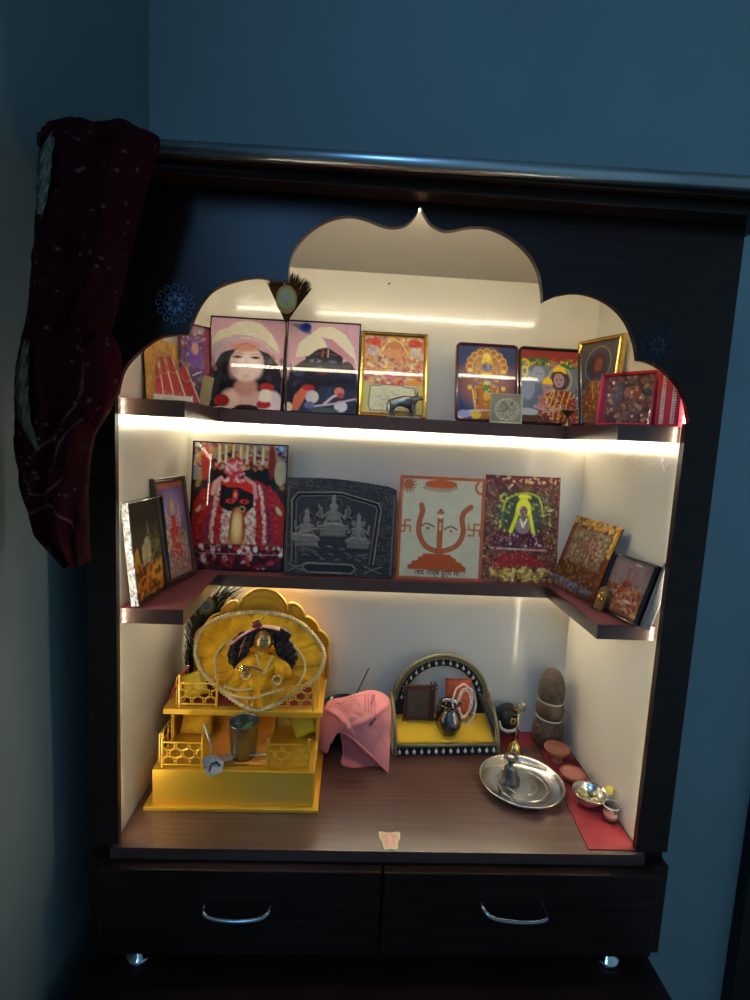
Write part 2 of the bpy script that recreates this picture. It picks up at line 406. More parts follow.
cp('light_strip', box(nb(), .01, .89, D-.004, D-.0002, .364, .372), ledl, label='light strip under the lower shelf')
cp('light_strip', box(nb(), .02, .88, .0207, .024, 1.052, 1.060), ledt, label='light strip behind the arch top')
cp('light_strip', box(nb(), -.0058, -.0046, .0207, .027, .02, .90), leds, label='upright light strip behind the frame')
cp('light_strip', box(nb(), .9066, .9078, .0207, .027, .02, .90), leds, label='upright light strip behind the frame')

# maroon paper on the lower shelf
LZ = .4036
b = nb(); prism(b, [(-.005, .0365), (.096, .0365), (.096, .2675), (.25, .269), (.5, .2685), (.8035, .269), (.8035, .037), (.907, .037), (.907, D-.001), (-.005, D-.001)], .4031, LZ, 'z')
tag(obj('shelf_paper', b, M_liner), 'maroon paper lining laid on the lower shelf', 'shelf paper')
b = nb(); prism(b, [(-.005, .0365), (.096, .0365), (.096, .2465), (.25, .248), (.5, .2475), (.8035, .248), (.8035, .037), (.907, .037), (.907, D-.001), (-.005, D-.001)], .7471, .7476, 'z')
tag(obj('shelf_paper', b, M_liner), 'maroon paper lining laid on the upper shelf', 'shelf paper')

# curtain rod over the top front
rod = thing('curtain_rod', 'steel curtain rod across the top front of the cabinet', 'curtain rod', (.53, -.07, 1.07))
P0, P1 = Vector((-.05, -.071, 1.067)), Vector((1.0, -.071, 1.0805))
b = nb(); tube(b, [P0, P1], .0098, 24); obj('pipe', b, M_rod, rod, world=True, smooth=True)
for x in (-.03, .98):
    z = 1.067+(x+.05)*.0129
    b = nb(); box(b, x-.006, x+.006, -.064, -.048, z-.012, z+.012, .001); obj('bracket', b, M_rod, rod, world=True)
b = nb()
for k in range(26): 
    a = k*.9; tube(b, [(.125+k*.0016, -.071+.0095*math.cos(a), 1.0695+.0098*math.sin(a)), (.125+k*.0016+.001, -.071+.0095*math.cos(a+.9), 1.0695+.0098*math.sin(a+.9))], .0006, 4)
tube(b, [(.14, -.071, 1.079), (.143, -.071, 1.088), (.148, -.072, 1.083)], .0006, 4)
obj('wire_tie', b, M_rod, rod, world=True)

# ------------------------------------------------------------------ pictures
def frame_rails(w, h, fw, d, bev=.002, rnd=0):
    """hollow rectangular moulding, front face towards -y, back at y=0"""
    bm = nb()
    def loop(x, z, y):
        if rnd:
            r = max(rnd-(w/2-x), .001); pts = []
            for cx, cz, a0 in ((x-r, z[1]-r, 0), (-x+r, z[1]-r, PI/2), (-x+r, z[0]+r, PI), (x-r, z[0]+r, 3*PI/2)):
                for k in range(5): pts.append((cx+r*math.cos(a0+k*PI/8), y, cz+r*math.sin(a0+k*PI/8)))
        else: pts = [(x, y, z[1]), (-x, y, z[1]), (-x, y, z[0]), (x, y, z[0])]
        return [bm.verts.new(p) for p in pts]
    prof = [(0, 0), (0, -d*.7), (fw*.18, -d), (fw*.45, -d*.92), (fw*.7, -d), (fw, -d*.72), (fw, 0)]
    L_ = [loop(w/2-a, (a, h-a), y) for a, y in prof]
    n = len(L_[0])
    for A, B in zip(L_, L_[1:]+L_[:1]):
        for k in range(n): bm.faces.new((A[k], A[(k+1) % n], B[(k+1) % n], B[k]))
    return bm
def picture(name, label, bl, br, h, lean, fw, d, fm, painter, res=110, group=None, cat='picture', glass=True, rnd=0, gloss=False, wide=None, frame_label=None, roll=0, film=False, blur=1):
    bl, br = Vector(bl), Vector(br); wv = br-bl; W = wide or wv.length; c = (bl+br)/2
    az = math.atan2(wv.y, wv.x)
    t = thing(name, label, cat, c, (-math.radians(lean), roll, az), group)
    if roll: t.rotation_euler = (Matrix.Rotation(az, 3, 'Z') @ Matrix.Rotation(-math.radians(lean), 3, 'X') @ Matrix.Rotation(roll, 3, 'Y')).to_euler()
    iw, ih = W-2*fw, h-2*fw
    if fw > 0:
        o = obj('frame', frame_rails(W, h, fw, d, rnd=rnd), fm, t)
        if frame_label: o['label'] = frame_label
    obj('backing', box(nb(), -W/2+max(fw*.6, .001), W/2-max(fw*.6, .001), -d*.42, -.0003, max(fw*.6, .001), h-max(fw*.6, .001)), M_back, t)
    asp = ih/iw; p = Paint(res, int(res*asp), (128, 128, 128), asp); painter(p); p.blur(blur)
    print_sheet('print', p, iw+.001, ih+.001, GLOSS_PRINT if gloss else PRINT, t, y=-d*.5, z0=fw-.0005)
    if glass: sheet('glass', [[(-iw/2, -d*.6, fw+ih), (iw/2, -d*.6, fw+ih)], [(-iw/2, -d*.6, fw), (iw/2, -d*.6, fw)]], M_pane, t, smooth=False)
    if film:
        q = 24; X, Z = np.meshgrid(np.linspace(-W/2-.002, W/2+.002, q), np.linspace(h+.002, .0, q))
        Y = -d*1.05-.006*vnoise(q, q, 7, 7, 3)
        sheet('clear_wrap', np.stack([X, Y, Z], -1), M_film, t)
    return t
# --- painters -------------------------------------------------
def pt_doll_pale(p):
    p.a[:] = S(206, 160, 178); p.mott(.08, 3, 2)
    for a in range(-3, 8): p.line([(a*.16, 0), (a*.16+.12, .6)], .008, (226, 190, 205), .6); p.line([(a*.16+.2, 0), (a*.16-.05, .6)], .008, (180, 130, 150), .5)
    p.poly([(.0, 1), (.02, .66), (.08, .5), (.2, .38), (.5, .3), (.8, .38), (.93, .5), (.99, .64), (1, 1)], (18, 17, 30))
    for k in range(46):
        x = random.choice((random.uniform(0, .26), random.uniform(.76, 1))); y = random.uniform(.42, .9); p.ell(x, y, .05, .03, random.choice([(30, 28, 50), (12, 12, 20), (40, 42, 66)]), ang=random.uniform(0, 3), soft=.6, op=.6)
    p.ell(.5, .95, .3, .19, (206, 168, 166), soft=.2); p.ell(.88, .95, .14, .16, (222, 200, 204), soft=.2); p.ell(.32, .92, .12, .12, (226, 196, 190), soft=.6); p.ell(.52, .76, .15, .1, (190, 138, 132), soft=.4)
    p.ell(.51, .5, .225, .195, (216, 184, 182), soft=.08); p.ell(.52, .56, .19, .13, (230, 208, 208), soft=.5); p.ell(.56, .46, .13, .10, (236, 218, 218), soft=.8, op=.8); p.ell(.34, .56, .06, .1, (190, 150, 156), soft=.9, op=.6)
    p.ell(.48, .32, .17, .05, (200, 140, 120), soft=.6); p.line([(.38, .30), (.5, .27), (.6, .31)], .014, (176, 90, 66), .6)
    for x in (.38, .62): p.ell(x, .43, .065, .016, (90, 70, 80), soft=.4); p.ell(x, .432, .022, .014, (30, 20, 30)); p.line([(x-.08, .40), (x, .388), (x+.08, .398)], .012, (96, 60, 60), .7)
    p.line([(.5, .44), (.49, .485), (.52, .488)], .010, (200, 156, 158)); p.poly([(.44, .528), (.48, .518), (.505, .523), (.53, .517), (.58, .527), (.53, .545), (.49, .547)], (160, 40, 54)); p.line([(.45, .53), (.57, .529)], .006, (110, 20, 34)); p.ell(.51, .64, .04, .015, (210, 176, 178), soft=.8)
    p.poly([(.02, .46), (.03, .24), (.1, .15), (.24, .1), (.34, .04), (.5, .015), (.66, .04), (.8, .14), (.9, .26), (.94, .37), (.86, .37), (.7, .27), (.56, .23), (.4, .22), (.28, .27), (.2, .34), (.12, .42), (.06, .5)], (218, 212, 192))
    p.poly([(.03, .5), (.03, .32), (.14, .24), (.3, .2), (.44, .18), (.36, .24), (.24, .3), (.16, .4), (.08, .54)], (190, 166, 180)); p.line(spline([(.3, .2), (.5, .2), (.7, .25), (.9, .37)], set(), 5), .04, (180, 158, 176), .7); p.line(spline([(.2, .16), (.45, .12), (.7, .18)], set(), 5), .012, (196, 188, 168), .6)
    p.line([(.04, .46), (.1, .58)], .05, (170, 96, 116), .7)
    for x, y in ((.8, .75), (.77, .94)): p.ell(x, y, .095, .045, (160, 32, 42), soft=.15)
    for x, y in ((.79, .82), (.78, .87)): p.ell(x, y, .085, .045, (232, 220, 206), soft=.2)
    p.ell(.22, .92, .1, .07, (150, 34, 44), soft=.2); p.ell(.55, .985, .16, .035, (50, 20, 28)); p.mott(.12, 30, 5)
def pt_doll_dark(p):
    p.a[:] = S(206, 164, 182); p.mott(.07, 3, 3)
    for a in range(-2, 8): p.line([(a*.17, 0), (a*.17+.1, .6)], .008, (226, 192, 206), .6)
    p.ell(.5, .66, .46, .28, (16, 20, 38)); p.ell(.2, .8, .2, .25, (18, 20, 40)); p.ell(.84, .72, .16, .3, (16, 24, 44)); p.rect(.0, .86, 1, 1, (20, 18, 32)); p.ell(.18, .56, .08, .05, (50, 56, 96))
    p.ell(.52, .4, .26, .12, (20, 16, 26)); p.ell(.5, .46, .2, .16, (26, 28, 50))
    p.poly([(.12, .4), (.16, .24), (.3, .14), (.44, .05), (.62, .04), (.8, .12), (.92, .26), (.98, .44), (.85, .4), (.68, .3), (.55, .27), (.42, .3), (.3, .38)], (224, 220, 198))
    p.poly([(.5, .17), (.62, .18), (.95, .4), (.93, .46), (.75, .36), (.55, .27)], (196, 140, 152)); p.line([(.48, .17), (.6, .26)], .03, (170, 160, 190), .7)
    p.poly([(.04, .03), (.3, .02), (.32, .14), (.2, .12)], (112, 120, 150)); p.ell(.24, .06, .08, .05, (40, 60, 150)); p.ell(.25, .055, .04, .03, (20, 26, 100))
    p.line([(.5, .3), (.49, .38)], .014, (206, 90, 60)); p.line([(.57, .3), (.57, .38)], .014, (230, 200, 180)); p.line([(.4, .36), (.5, .33), (.7, .36)], .012, (120, 80, 70))
    p.ell(.4, .43, .08, .018, (110, 126, 156), soft=.5); p.ell(.4, .43, .03, .016, (20, 20, 40)); p.ell(.64, .43, .06, .014, (84, 98, 130), soft=.5)
    for k in range(60): p.ell(random.uniform(.02, .98), random.uniform(.5, .95), .05, .02, random.choice([(34, 40, 66), (10, 12, 22), (46, 54, 86)]), ang=random.uniform(0, 3), soft=.7, op=.5)
    p.ell(.5, .55, .08, .025, (110, 50, 66)); p.ell(.49, .54, .03, .01, (190, 110, 120)); p.line([(.46, .5), (.48, .5)], .02, (200, 200, 210), .7)
    p.poly([(.1, .98), (.14, .82), (.27, .7), (.36, .74), (.3, .82), (.2, .98)], (204, 110, 82)); p.ell(.32, .73, .09, .035, (170, 44, 46)); p.ell(.38, .83, .09, .07, (206, 200, 204)); p.ell(.35, .92, .07, .04, (90, 100, 150))
    p.line([(.55, .9), (.66, .82), (.76, .78)], .03, (220, 190, 186)); p.ell(.75, .76, .07, .05, (196, 110, 90)); p.ell(.77, .8, .05, .03, (170, 50, 46)); p.ell(.78, .92, .09, .06, (214, 206, 208))
    p.line([(.42, .93), (.7, .89), (.97, .83)], .024, (206, 176, 184)); p.ell(.06, .95, .06, .05, (216, 206, 190)); p.ell(.55, .97, .2, .03, (60, 70, 66)); p.mott(.06, 20, 6)
def pt_crowd(p):
    p.a[:] = S(196, 148, 110); p.mott(.25, 12, 4)
    warm = [(206, 70, 60), (226, 170, 90), (236, 214, 160), (170, 96, 90), (220, 120, 60), (150, 70, 110), (200, 190, 170)]
    p.speck(420, warm, .012, .035, (0, 0, 1, .55), 2, .75)
    for x in (.15, .85): p.ell(x, .08, .12, .05, (206, 50, 52), op=.8); p.ell(x, .2, .1, .07, (190, 190, 196), op=.6)
    p.line([(.25, .25), (.38, .08), (.5, .03), (.62, .08), (.75, .25)], .03, (236, 206, 110), .8); p.ell(.5, .12, .09, .06, (196, 130, 90)); p.ell(.5, .22, .2, .06, (214, 150, 100), op=.8)
    p.line([(0, .42), (1, .43)], .012, (130, 80, 70), .5); p.speck(160, warm, .02, .04, (0, .44, 1, .62), 5, .7)
    p.ell(.47, .52, .09, .05, (206, 120, 130)); p.ell(.85, .59, .15, .03, (230, 150, 60))
    p.rect(.0, .62, .1, 1, (196, 190, 110)); p.rect(.9, .62, 1, 1, (196, 186, 110)); p.rect(.1, .63, .88, .98, (206, 208, 176))
    p.line([(.12, .7), (.12, .65), (.3, .645), (.32, .63), (.66, .635), (.68, .655), (.86, .66), (.87, .72)], .018, (110, 60, 78)); p.line([(.12, .69), (.1, .9), (.13, .96)], .018, (110, 60, 78)); p.line([(.87, .7), (.88, .96)], .018, (110, 60, 78)); p.line([(.12, .965), (.88, .97)], .016, (110, 60, 78))
    p.speck(120, [(150, 160, 90), (214, 190, 180), (180, 120, 140), (170, 180, 120)], .008, .02, (.16, .68, .84, .95), 8, .6)
def pt_vishnu(p):
    p.a[:] = S(46, 62, 104); p.mott(.2, 4, 9)
    p.ell(.5, .5, .42, .28, (176, 106, 60), soft=.9, op=.9); p.ell(.5, .3, .26, .24, (200, 150, 90), soft=.8, op=.8)
    for k in range(9):
        a = PI+k*PI/8; p.ring(.5+.3*math.cos(a), .28+.2*math.sin(a), .055, .045, .022, (226, 176, 70)); p.ell(.5+.3*math.cos(a), .28+.2*math.sin(a), .03, .025, (190, 110, 60))
    p.poly([(.4, .24), (.43, .12), (.5, .07), (.57, .12), (.6, .24)], (236, 190, 50)); p.ell(.5, .15, .06, .05, (250, 226, 110))
    p.ell(.5, .285, .085, .06, (120, 110, 150)); p.ell(.46, .275, .015, .008, (20, 20, 40)); p.ell(.54, .275, .015, .008, (20, 20, 40)); p.ell(.5, .32, .025, .008, (150, 60, 80))
    p.poly([(.36, .36), (.64, .36), (.62, .6), (.68, .98), (.34, .98), (.38, .6)], (190, 120, 50)); p.poly([(.4, .36), (.6, .36), (.5, .52)], (246, 200, 60)); p.ell(.5, .44, .1, .04, (90, 80, 150), op=.8)
    for s in (-1, 1):
        p.line([(.5+s*.14, .36), (.5+s*.22, .5), (.5+s*.2, .7), (.5+s*.16, .86)], .045, (190, 80, 50)); p.line([(.5+s*.16, .36), (.5+s*.2, .52), (.5+s*.18, .72)], .018, (246, 190, 60))
        p.line([(.5+s*.14, .4), (.5+s*.3, .46), (.5+s*.28, .36)], .05, (110, 104, 150)); p.ell(.5+s*.29, .34, .05, .03, (246, 200, 80)); p.line([(.5+s*.12, .48), (.5+s*.28, .56)], .05, (120, 110, 150)); p.ell(.5+s*.29, .57, .04, .03, (240, 200, 90))
    p.ell(.5, .58, .07, .06, (90, 130, 60)); p.ell(.5, .68, .06, .06, (226, 180, 60)); p.ell(.5, .5, .05, .03, (206, 214, 150))
    p.line([(.26, .6), (.31, .86)], .03, (226, 196, 120)); p.ell(.32, .93, .09, .06, (226, 196, 60)); p.ring(.5, .97, .46, .1, .03, (206, 190, 206)); p.ell(.12, .93, .12, .05, (150, 156, 196)); p.ell(.8, .9, .12, .06, (120, 120, 170))
    p.speck(120, [(246, 206, 90), (236, 236, 220), (150, 60, 50)], .006, .012, (.3, .1, .7, .95), 12, .8)
def pt_mother(p):
    p.a[:] = S(110, 120, 136); p.mott(.2, 5, 10); p.rect(0, 0, 1, .16, (150, 46, 44)); p.ell(.3, .16, .25, .06, (60, 96, 56)); p.ell(.85, .2, .16, .05, (40, 110, 60))
    p.speck(80, [(236, 206, 60), (110, 150, 60), (226, 120, 60)], .01, .022, (0, .12, 1, .22), 3)
    p.ell(.3, .34, .11, .12, (150, 156, 176)); p.ell(.27, .33, .015, .01, (50, 50, 70)); p.ell(.34, .33, .015, .01, (50, 50, 70)); p.ell(.12, .5, .12, .2, (140, 150, 170)); p.ring(.06, .2, .08, .06, .025, (236, 206, 50)); p.ring(.06, .3, .05, .06, .025, (236, 206, 50))
    p.ell(.68, .4, .16, .14, (56, 36, 34)); p.ell(.66, .41, .095, .1, (176, 130, 150)); p.ell(.63, .4, .02, .009, (30, 20, 30)); p.ell(.7, .4, .02, .009, (30, 20, 30)); p.ell(.66, .46, .025, .009, (150, 30, 50)); p.ell(.66, .35, .01, .015, (200, 30, 40))
    p.poly([(.55, .3), (.58, .24), (.66, .19), (.76, .24), (.8, .32), (.68, .28)], (246, 206, 40)); p.ring(.68, .4, .2, .18, .02, (226, 196, 90), .8)
    p.ell(.46, .52, .09, .08, (176, 140, 150)); p.poly([(.36, .47), (.4, .4), (.46, .36), (.53, .4), (.56, .47)], (246, 206, 40)); p.ell(.44, .52, .014, .008, (30, 20, 30)); p.ell(.49, .52, .014, .008, (30, 20, 30))
    p.poly([(.28, .98), (.34, .66), (.5, .58), (.62, .55), (.8, .55), (.95, .64), (1, 1), (.3, 1)], (146, 50, 46)); p.poly([(.32, .62), (.46, .62), (.5, .8), (.3, .8)], (186, 120, 120))
    for x in (.58, .66, .76, .86): p.line([(x, .56), (x-.08, .76), (x-.12, .95)], .02, (240, 190, 50))
    p.line([(.24, .78), (.45, .84), (.7, .8)], .06, (200, 150, 150)); p.ell(.1, .86, .2, .05, (190, 196, 190)); p.rect(0, .9, .5, 1, (90, 56, 46)); p.line([(.4, .6), (.45, .7), (.52, .6)], .02, (240, 190, 50))
    p.speck(200, [(246, 206, 80), (180, 50, 60), (236, 236, 220), (90, 40, 50)], .006, .014, (.3, .55, 1, 1), 14, .8)
def pt_idol(p):
    p.a[:] = S(60, 34, 34); p.mott(.3, 8, 3); p.rect(0, 0, 1, .3, (150, 146, 160)); p.ell(.5, .28, .4, .22, (34, 34, 36))
    p.speck(240, [(190, 60, 50), (226, 190, 140), (206, 150, 60), (60, 40, 40), (180, 170, 160)], .012, .03, (0, 0, 1, .2), 4)
    p.line([(.05, .34), (.15, .1), (.35, .03), (.7, .03), (.88, .12), (.96, .34)], .05, (176, 140, 70), .8)
    for x in (.27, .34, .42, .5, .57, .65, .74): p.line([(x, .02), (x, .16)], .026, (232, 220, 190)); p.ell(x, .17, .018, .012, (190, 60, 60))
    p.ell(.13, .15, .05, .15, (190, 60, 50)); p.ell(.84, .14, .04, .13, (150, 40, 44)); p.ell(.93, .22, .06, .1, (206, 190, 150))
    p.poly([(.02, .48), (.1, .38), (.3, .3), (.7, .29), (.9, .38), (1, .5), (1, .8), (0, .8)], (172, 34, 32)); p.mott(.15, 14, 6)
    for x, c in ((.18, (226, 220, 214)), (.82, (226, 220, 214))): p.ell(x-.08 if x < .5 else x+.1, .52, .07, .02, (226, 196, 150), ang=(-.7 if x < .5 else .8))
    wh = [(232, 222, 206), (214, 196, 176), (190, 150, 140)]; rd = [(170, 24, 40), (206, 60, 60), (120, 20, 34)]
    for cx, cc, wd in ((.08, rd, .035), (.16, [(60, 40, 90), (170, 40, 60)], .03), (.22, wh, .03), (.29, rd, .035), (.35, wh, .05), (.40, wh, .04), (.61, wh, .05), (.67, wh, .05), (.72, rd, .035), (.79, wh, .03), (.85, [(60, 40, 90), (170, 40, 60)], .03), (.92, rd, .035)):
        for k in range(60):
            t = k/59; x = cx+(.5-cx)*.25*(1-t)**2; y = .33+t*.46; p.ell(x+random.uniform(-wd, wd)*.5, y, wd*.36, .012, random.choice(cc), op=.95)
    p.poly([(.3, .34), (.66, .34), (.66, .5), (.6, .54), (.38, .54), (.3, .5)], (28, 22, 30)); p.poly([(.28, .31), (.4, .28), (.64, .3), (.66, .4), (.5, .35), (.38, .35)], (196, 44, 34))
    p.ell(.46, .41, .03, .045, (200, 50, 40)); p.ell(.46, .41, .012, .02, (240, 170, 150)); p.ell(.41, .46, .05, .018, (206, 60, 50)); p.ell(.56, .46, .05, .018, (206, 60, 50)); p.ell(.41, .46, .016, .012, (20, 10, 10)); p.ell(.56, .46, .016, .012, (20, 10, 10)); p.ring(.54, .52, .03, .02, .01, (214, 170, 80)); p.ell(.48, .525, .05, .01, (170, 30, 40))
    p.poly([(.43, .56), (.55, .56), (.58, .8), (.4, .8)], (196, 130, 50)); p.ell(.49, .66, .05, .12, (240, 214, 150), soft=.8); p.line([(.41, .76), (.43, .56)], .02, (150, 70, 30)); p.line([(.57, .76), (.55, .56)], .02, (150, 70, 30))
    p.ell(.44, .2, .1, .09, (206, 60, 80)); p.speck(70, [(236, 210, 206), (200, 40, 60), (226, 120, 130)], .012, .022, (.34, .12, .54, .3), 7)
    p.line([(.3, .28), (.24, .32), (.22, .4)], .05, (226, 170, 170)); p.line([(.56, .27), (.66, .32), (.68, .42)], .04, (214, 150, 150))
    p.rect(0, .8, 1, 1, (52, 16, 22)); p.speck(170, [(150, 20, 34), (200, 40, 50), (90, 20, 30), (206, 180, 170), (60, 30, 50)], .01, .03, (0, .81, 1, 1), 11); p.line([(0, .805), (1, .805)], .012, (150, 80, 60)); p.line([(.1, .88), (1, .88)], .008, (190, 150, 140)); p.speck(10, [(240, 226, 220)], .016, .026, (.1, .82, 1, .88), 12)
def pt_temple(p):
    p.a[:] = S(74, 64, 46); p.mott(.3, 5, 4); p.ell(.5, .1, .6, .16, (52, 46, 36), soft=.6)
    p.poly([(.3, .6), (.36, .46), (.42, .4), (.5, .37), (.58, .44), (.62, .6)], (196, 180, 140)); p.poly([(.5, .36), (.53, .2), (.56, .36)], (150, 150, 130)); p.poly([(.62, .55), (.7, .4), (.76, .33), (.82, .42), (.86, .6)], (120, 110, 70)); p.poly([(.06, .66), (.12, .5), (.2, .46), (.26, .66)], (206, 150, 50))
    for k in range(60): x = random.uniform(.3, .62); p.line([(x, .44+random.random()*.05), (x, .68)], .01, random.choice([(230, 214, 170), (150, 130, 90), (100, 90, 60)]), .7)
    p.rect(0, .68, 1, .97, (112, 62, 30)); p.mott(.3, 12, 8); p.speck(220, [(226, 130, 30), (190, 80, 24), (90, 50, 30), (226, 170, 70), (60, 40, 30)], .02, .045, (0, .66, 1, .98), 9, .8); p.ring(.72, .78, .16, .07, .05, (220, 150, 50)); p.ring(.3, .84, .12, .06, .04, (206, 110, 40))
    p.line([(.3, .975), (1, .95)], .012, (206, 150, 60)); p.speck(60, [(60, 70, 50), (140, 120, 60)], .02, .04, (.55, .36, 1, .66), 10, .7)
def pt_goddess(p):
    p.a[:] = S(112, 84, 120); p.mott(.25, 5, 5); p.rect(0, 0, 1, .06, (170, 96, 60)); p.rect(0, .93, 1, 1, (170, 96, 60)); p.ell(.5, .3, .34, .2, (150, 130, 170), soft=.8)
    p.ell(.5, .82, .5, .22, (150, 120, 110), soft=.5); p.poly([(.34, .5), (.42, .36), (.58, .36), (.68, .5), (.78, .78), (.55, .84), (.3, .8)], (180, 60, 62)); p.ell(.5, .3, .08, .05, (206, 160, 130)); p.poly([(.42, .27), (.5, .17), (.58, .27)], (226, 180, 80))
    for s in (-1, 1):
        for k in range(3): p.line([(.5+s*.08, .4+.03*k), (.5+s*.22, .36+.06*k), (.5+s*.26, .26+.07*k)], .03, (206, 170, 140))
    p.line([(.4, .66), (.6, .6), (.7, .52)], .02, (226, 190, 110)); p.ell(.2, .6, .14, .12, (196, 176, 130)); p.ell(.8, .66, .13, .14, (150, 140, 110)); p.speck(260, [(206, 150, 130), (130, 60, 80), (200, 190, 170), (90, 70, 100), (176, 80, 60)], .015, .035, (0, .55, 1, .95), 15, .6)
def pt_trident(p):
    p.a[:] = S(186, 186, 164); p.mott(.14, 4, 3)
    O = (172, 92, 60); Dk = (128, 66, 46)
    for q in (.018,): p.line([(q, .015), (1-q, .015), (1-q, .985), (q, .985), (q, .015)], .035, O)
    # sun, lotus, moon
    p.ell(.1, .085, .055, .045, O)
    for k in range(14): a = k*2*PI/14; p.line([(.1+.05*math.cos(a), .085+.042*math.sin(a)), (.1+.09*math.cos(a), .085+.075*math.sin(a))], .014, Dk)
    p.ell(.48, .07, .19, .04, (176, 84, 48)); p.ell(.48, .035, .03, .018, O)
    for k in range(17): x = .3+k*.0225; d = .03*math.sin(PI*k/16); p.line([(x, .085+d), (x-.012+(x-.48)*.1, .115+d)], .011, Dk)
    p.ring(.96, .09, .07, .058, .03, O); p.rect(.93, .03, 1, .07, (186, 186, 164)); p.ell(.965, .08, .012, .01, Dk); p.line([(.982, .015), (.982, .985)], .036, O)
    # trident
    left = spline([(.26, .28), (.275, .34), (.25, .42), (.24, .52), (.28, .62), (.36, .69), (.49, .725)], set(), 5)
    rgt = spline([(.84, .28), (.76, .34), (.745, .42), (.765, .52), (.72, .63), (.63, .69), (.49, .725)], set(), 5)
    for c, wd in ((Dk, .06), (O, .042)): p.line(left, wd, c); p.line(rgt, wd, c)
    p.line([(.49, .4), (.49, .76)], .064, Dk); p.line([(.49, .4), (.49, .76)], .046, O); p.ell(.49, .385, .028, .02, (236, 190, 160)); p.ell(.49, .345, .045, .02, (150, 110, 80)); p.ell(.49, .32, .02, .012, Dk)
    for y in (.46, .5): p.ell(.49, y, .012, .02, (230, 170, 140))
    # eyes
    p.line(spline([(.27, .48), (.33, .455), (.42, .485)], set(), 5), .018, Dk); p.ell(.345, .50, .022, .012, (110, 80, 60)); p.line(spline([(.54, .505), (.62, .475), (.69, .505)], set(), 5), .018, Dk); p.ell(.62, .52, .02, .012, (190, 80, 60))
    p.line([(.29, .51), (.34, .555), (.42, .51)], .01, (180, 150, 130), .6); p.line([(.56, .53), (.62, .57), (.68, .53)], .01, (180, 150, 130), .6)
    # swastikas of blessing on both sides
    for cx, cy in ((.075, .485), (.89, .5)):
        a, b_ = .065, .055
        p.line([(cx-a, cy), (cx+a, cy)], .02, O); p.line([(cx, cy-b_), (cx, cy+b_)], .02, O)
        p.line([(cx, cy-b_), (cx+a, cy-b_)], .02, O); p.line([(cx+a, cy), (cx+a, cy+b_)], .02, O)
        p.line([(cx, cy+b_), (cx-a, cy+b_)], .02, O); p.line([(cx-a, cy), (cx-a, cy-b_)], .02, O)
    # stepped platform
    p.poly([(.3, .745), (.62, .745), (.64, .77), (.69, .785), (.7, .81), (.76, .83), (.77, .85), (.81, .865), (.81, .915), (.13, .9), (.13, .86), (.17, .85), (.18, .82), (.24, .81), (.25, .78), (.3, .77)], (166, 78, 42))
    p.mott(.05, 18, 7)
def pt_yellow_saint(p):
    p.a[:] = S(96, 44, 42); p.mott(.35, 9, 2)
    p.speck(420, [(130, 96, 60), (90, 30, 40), (170, 130, 70), (60, 66, 50), (150, 60, 50)], .01, .03, (0, 0, 1, 1), 21, .6)
    p.rect(0, 0, 1, .07, (130, 24, 44)); p.speck(26, [(226, 196, 110)], .012, .02, (0, .01, 1, .06), 3)
    p.ell(.52, .36, .38, .22, (60, 72, 50), soft=.3); p.speck(150, [(110, 150, 60), (60, 80, 50), (206, 206, 90), (40, 60, 60)], .01, .02, (.16, .16, .9, .52), 9)
    for wd, c in ((.05, (226, 230, 40)),): p.line(spline([(.36, .52), (.42, .4), (.46, .28), (.52, .2), (.58, .28), (.62, .4), (.66, .52)], set(), 4), wd, c)
    p.line(spline([(.24, .34), (.3, .22), (.52, .16), (.72, .2), (.78, .36)], set(), 4), .02, (214, 226, 40), .7)
    p.ell(.52, .3, .1, .08, (240, 240, 60)); p.ell(.52, .33, .055, .05, (120, 90, 100)); p.ell(.52, .47, .1, .07, (150, 120, 130)); p.line([(.48, .4), (.52, .48), (.57, .4)], .02, (240, 240, 210)); p.ell(.52, .19, .08, .02, (236, 240, 60))
    p.rect(.12, .54, .8, .67, (84, 26, 50)); p.line([(.1, .68), (.85, .69)], .01, (230, 220, 200)); p.speck(40, [(214, 190, 206), (150, 90, 120)], .006, .016, (.1, .52, .85, .7), 5)
    p.poly([(.1, .78), (.4, .72), (.6, .74), (.9, .8), (.9, .86), (.5, .84), (.1, .88)], (150, 26, 34)); p.speck(120, [(206, 180, 80), (226, 206, 120), (150, 110, 50)], .014, .028, (.1, .86, .95, .98), 6); p.speck(600, [(120, 70, 50), (60, 30, 34), (160, 130, 80), (90, 40, 50), (70, 70, 60)], .006, .014, (0, .0, .2, 1), 18, .6); p.speck(500, [(120, 70, 50), (60, 30, 34), (160, 130, 80), (110, 40, 40), (150, 90, 60)], .006, .016, (.78, 0, 1, 1), 19, .6); p.speck(260, [(150, 100, 60), (70, 20, 30), (190, 160, 90)], .006, .012, (0, .55, 1, 1), 20, .6)
def pt_gold_red(p):
    p.a[:] = S(96, 56, 34); p.mott(.35, 10, 5); p.rect(0, 0, 1, .1, (130, 40, 30)); p.rect(0, 0, .07, 1, (110, 50, 34)); p.rect(.92, 0, 1, 1, (140, 60, 30)); p.rect(0, .92, 1, 1, (120, 60, 30))
    p.speck(200, [(206, 150, 60), (226, 190, 90), (110, 50, 30)], .012, .024, (0, 0, 1, .12), 2); p.speck(100, [(190, 130, 40), (240, 200, 90)], .015, .025, (.92, 0, 1, .4), 3); p.rect(.1, .14, .88, .62, (140, 120, 90)); p.mott(.2, 10, 9)
    p.ell(.58, .4, .2, .16, (150, 96, 80)); p.ell(.58, .32, .07, .06, (180, 140, 110)); p.speck(240, [(180, 150, 120), (90, 70, 50), (130, 60, 50), (206, 190, 160)], .01, .022, (.1, .14, .88, .62), 4, .7)
    p.speck(260, [(150, 104, 50), (90, 44, 28), (186, 140, 70), (120, 40, 34)], .012, .024, (.0, .6, 1, 1), 7, .7)
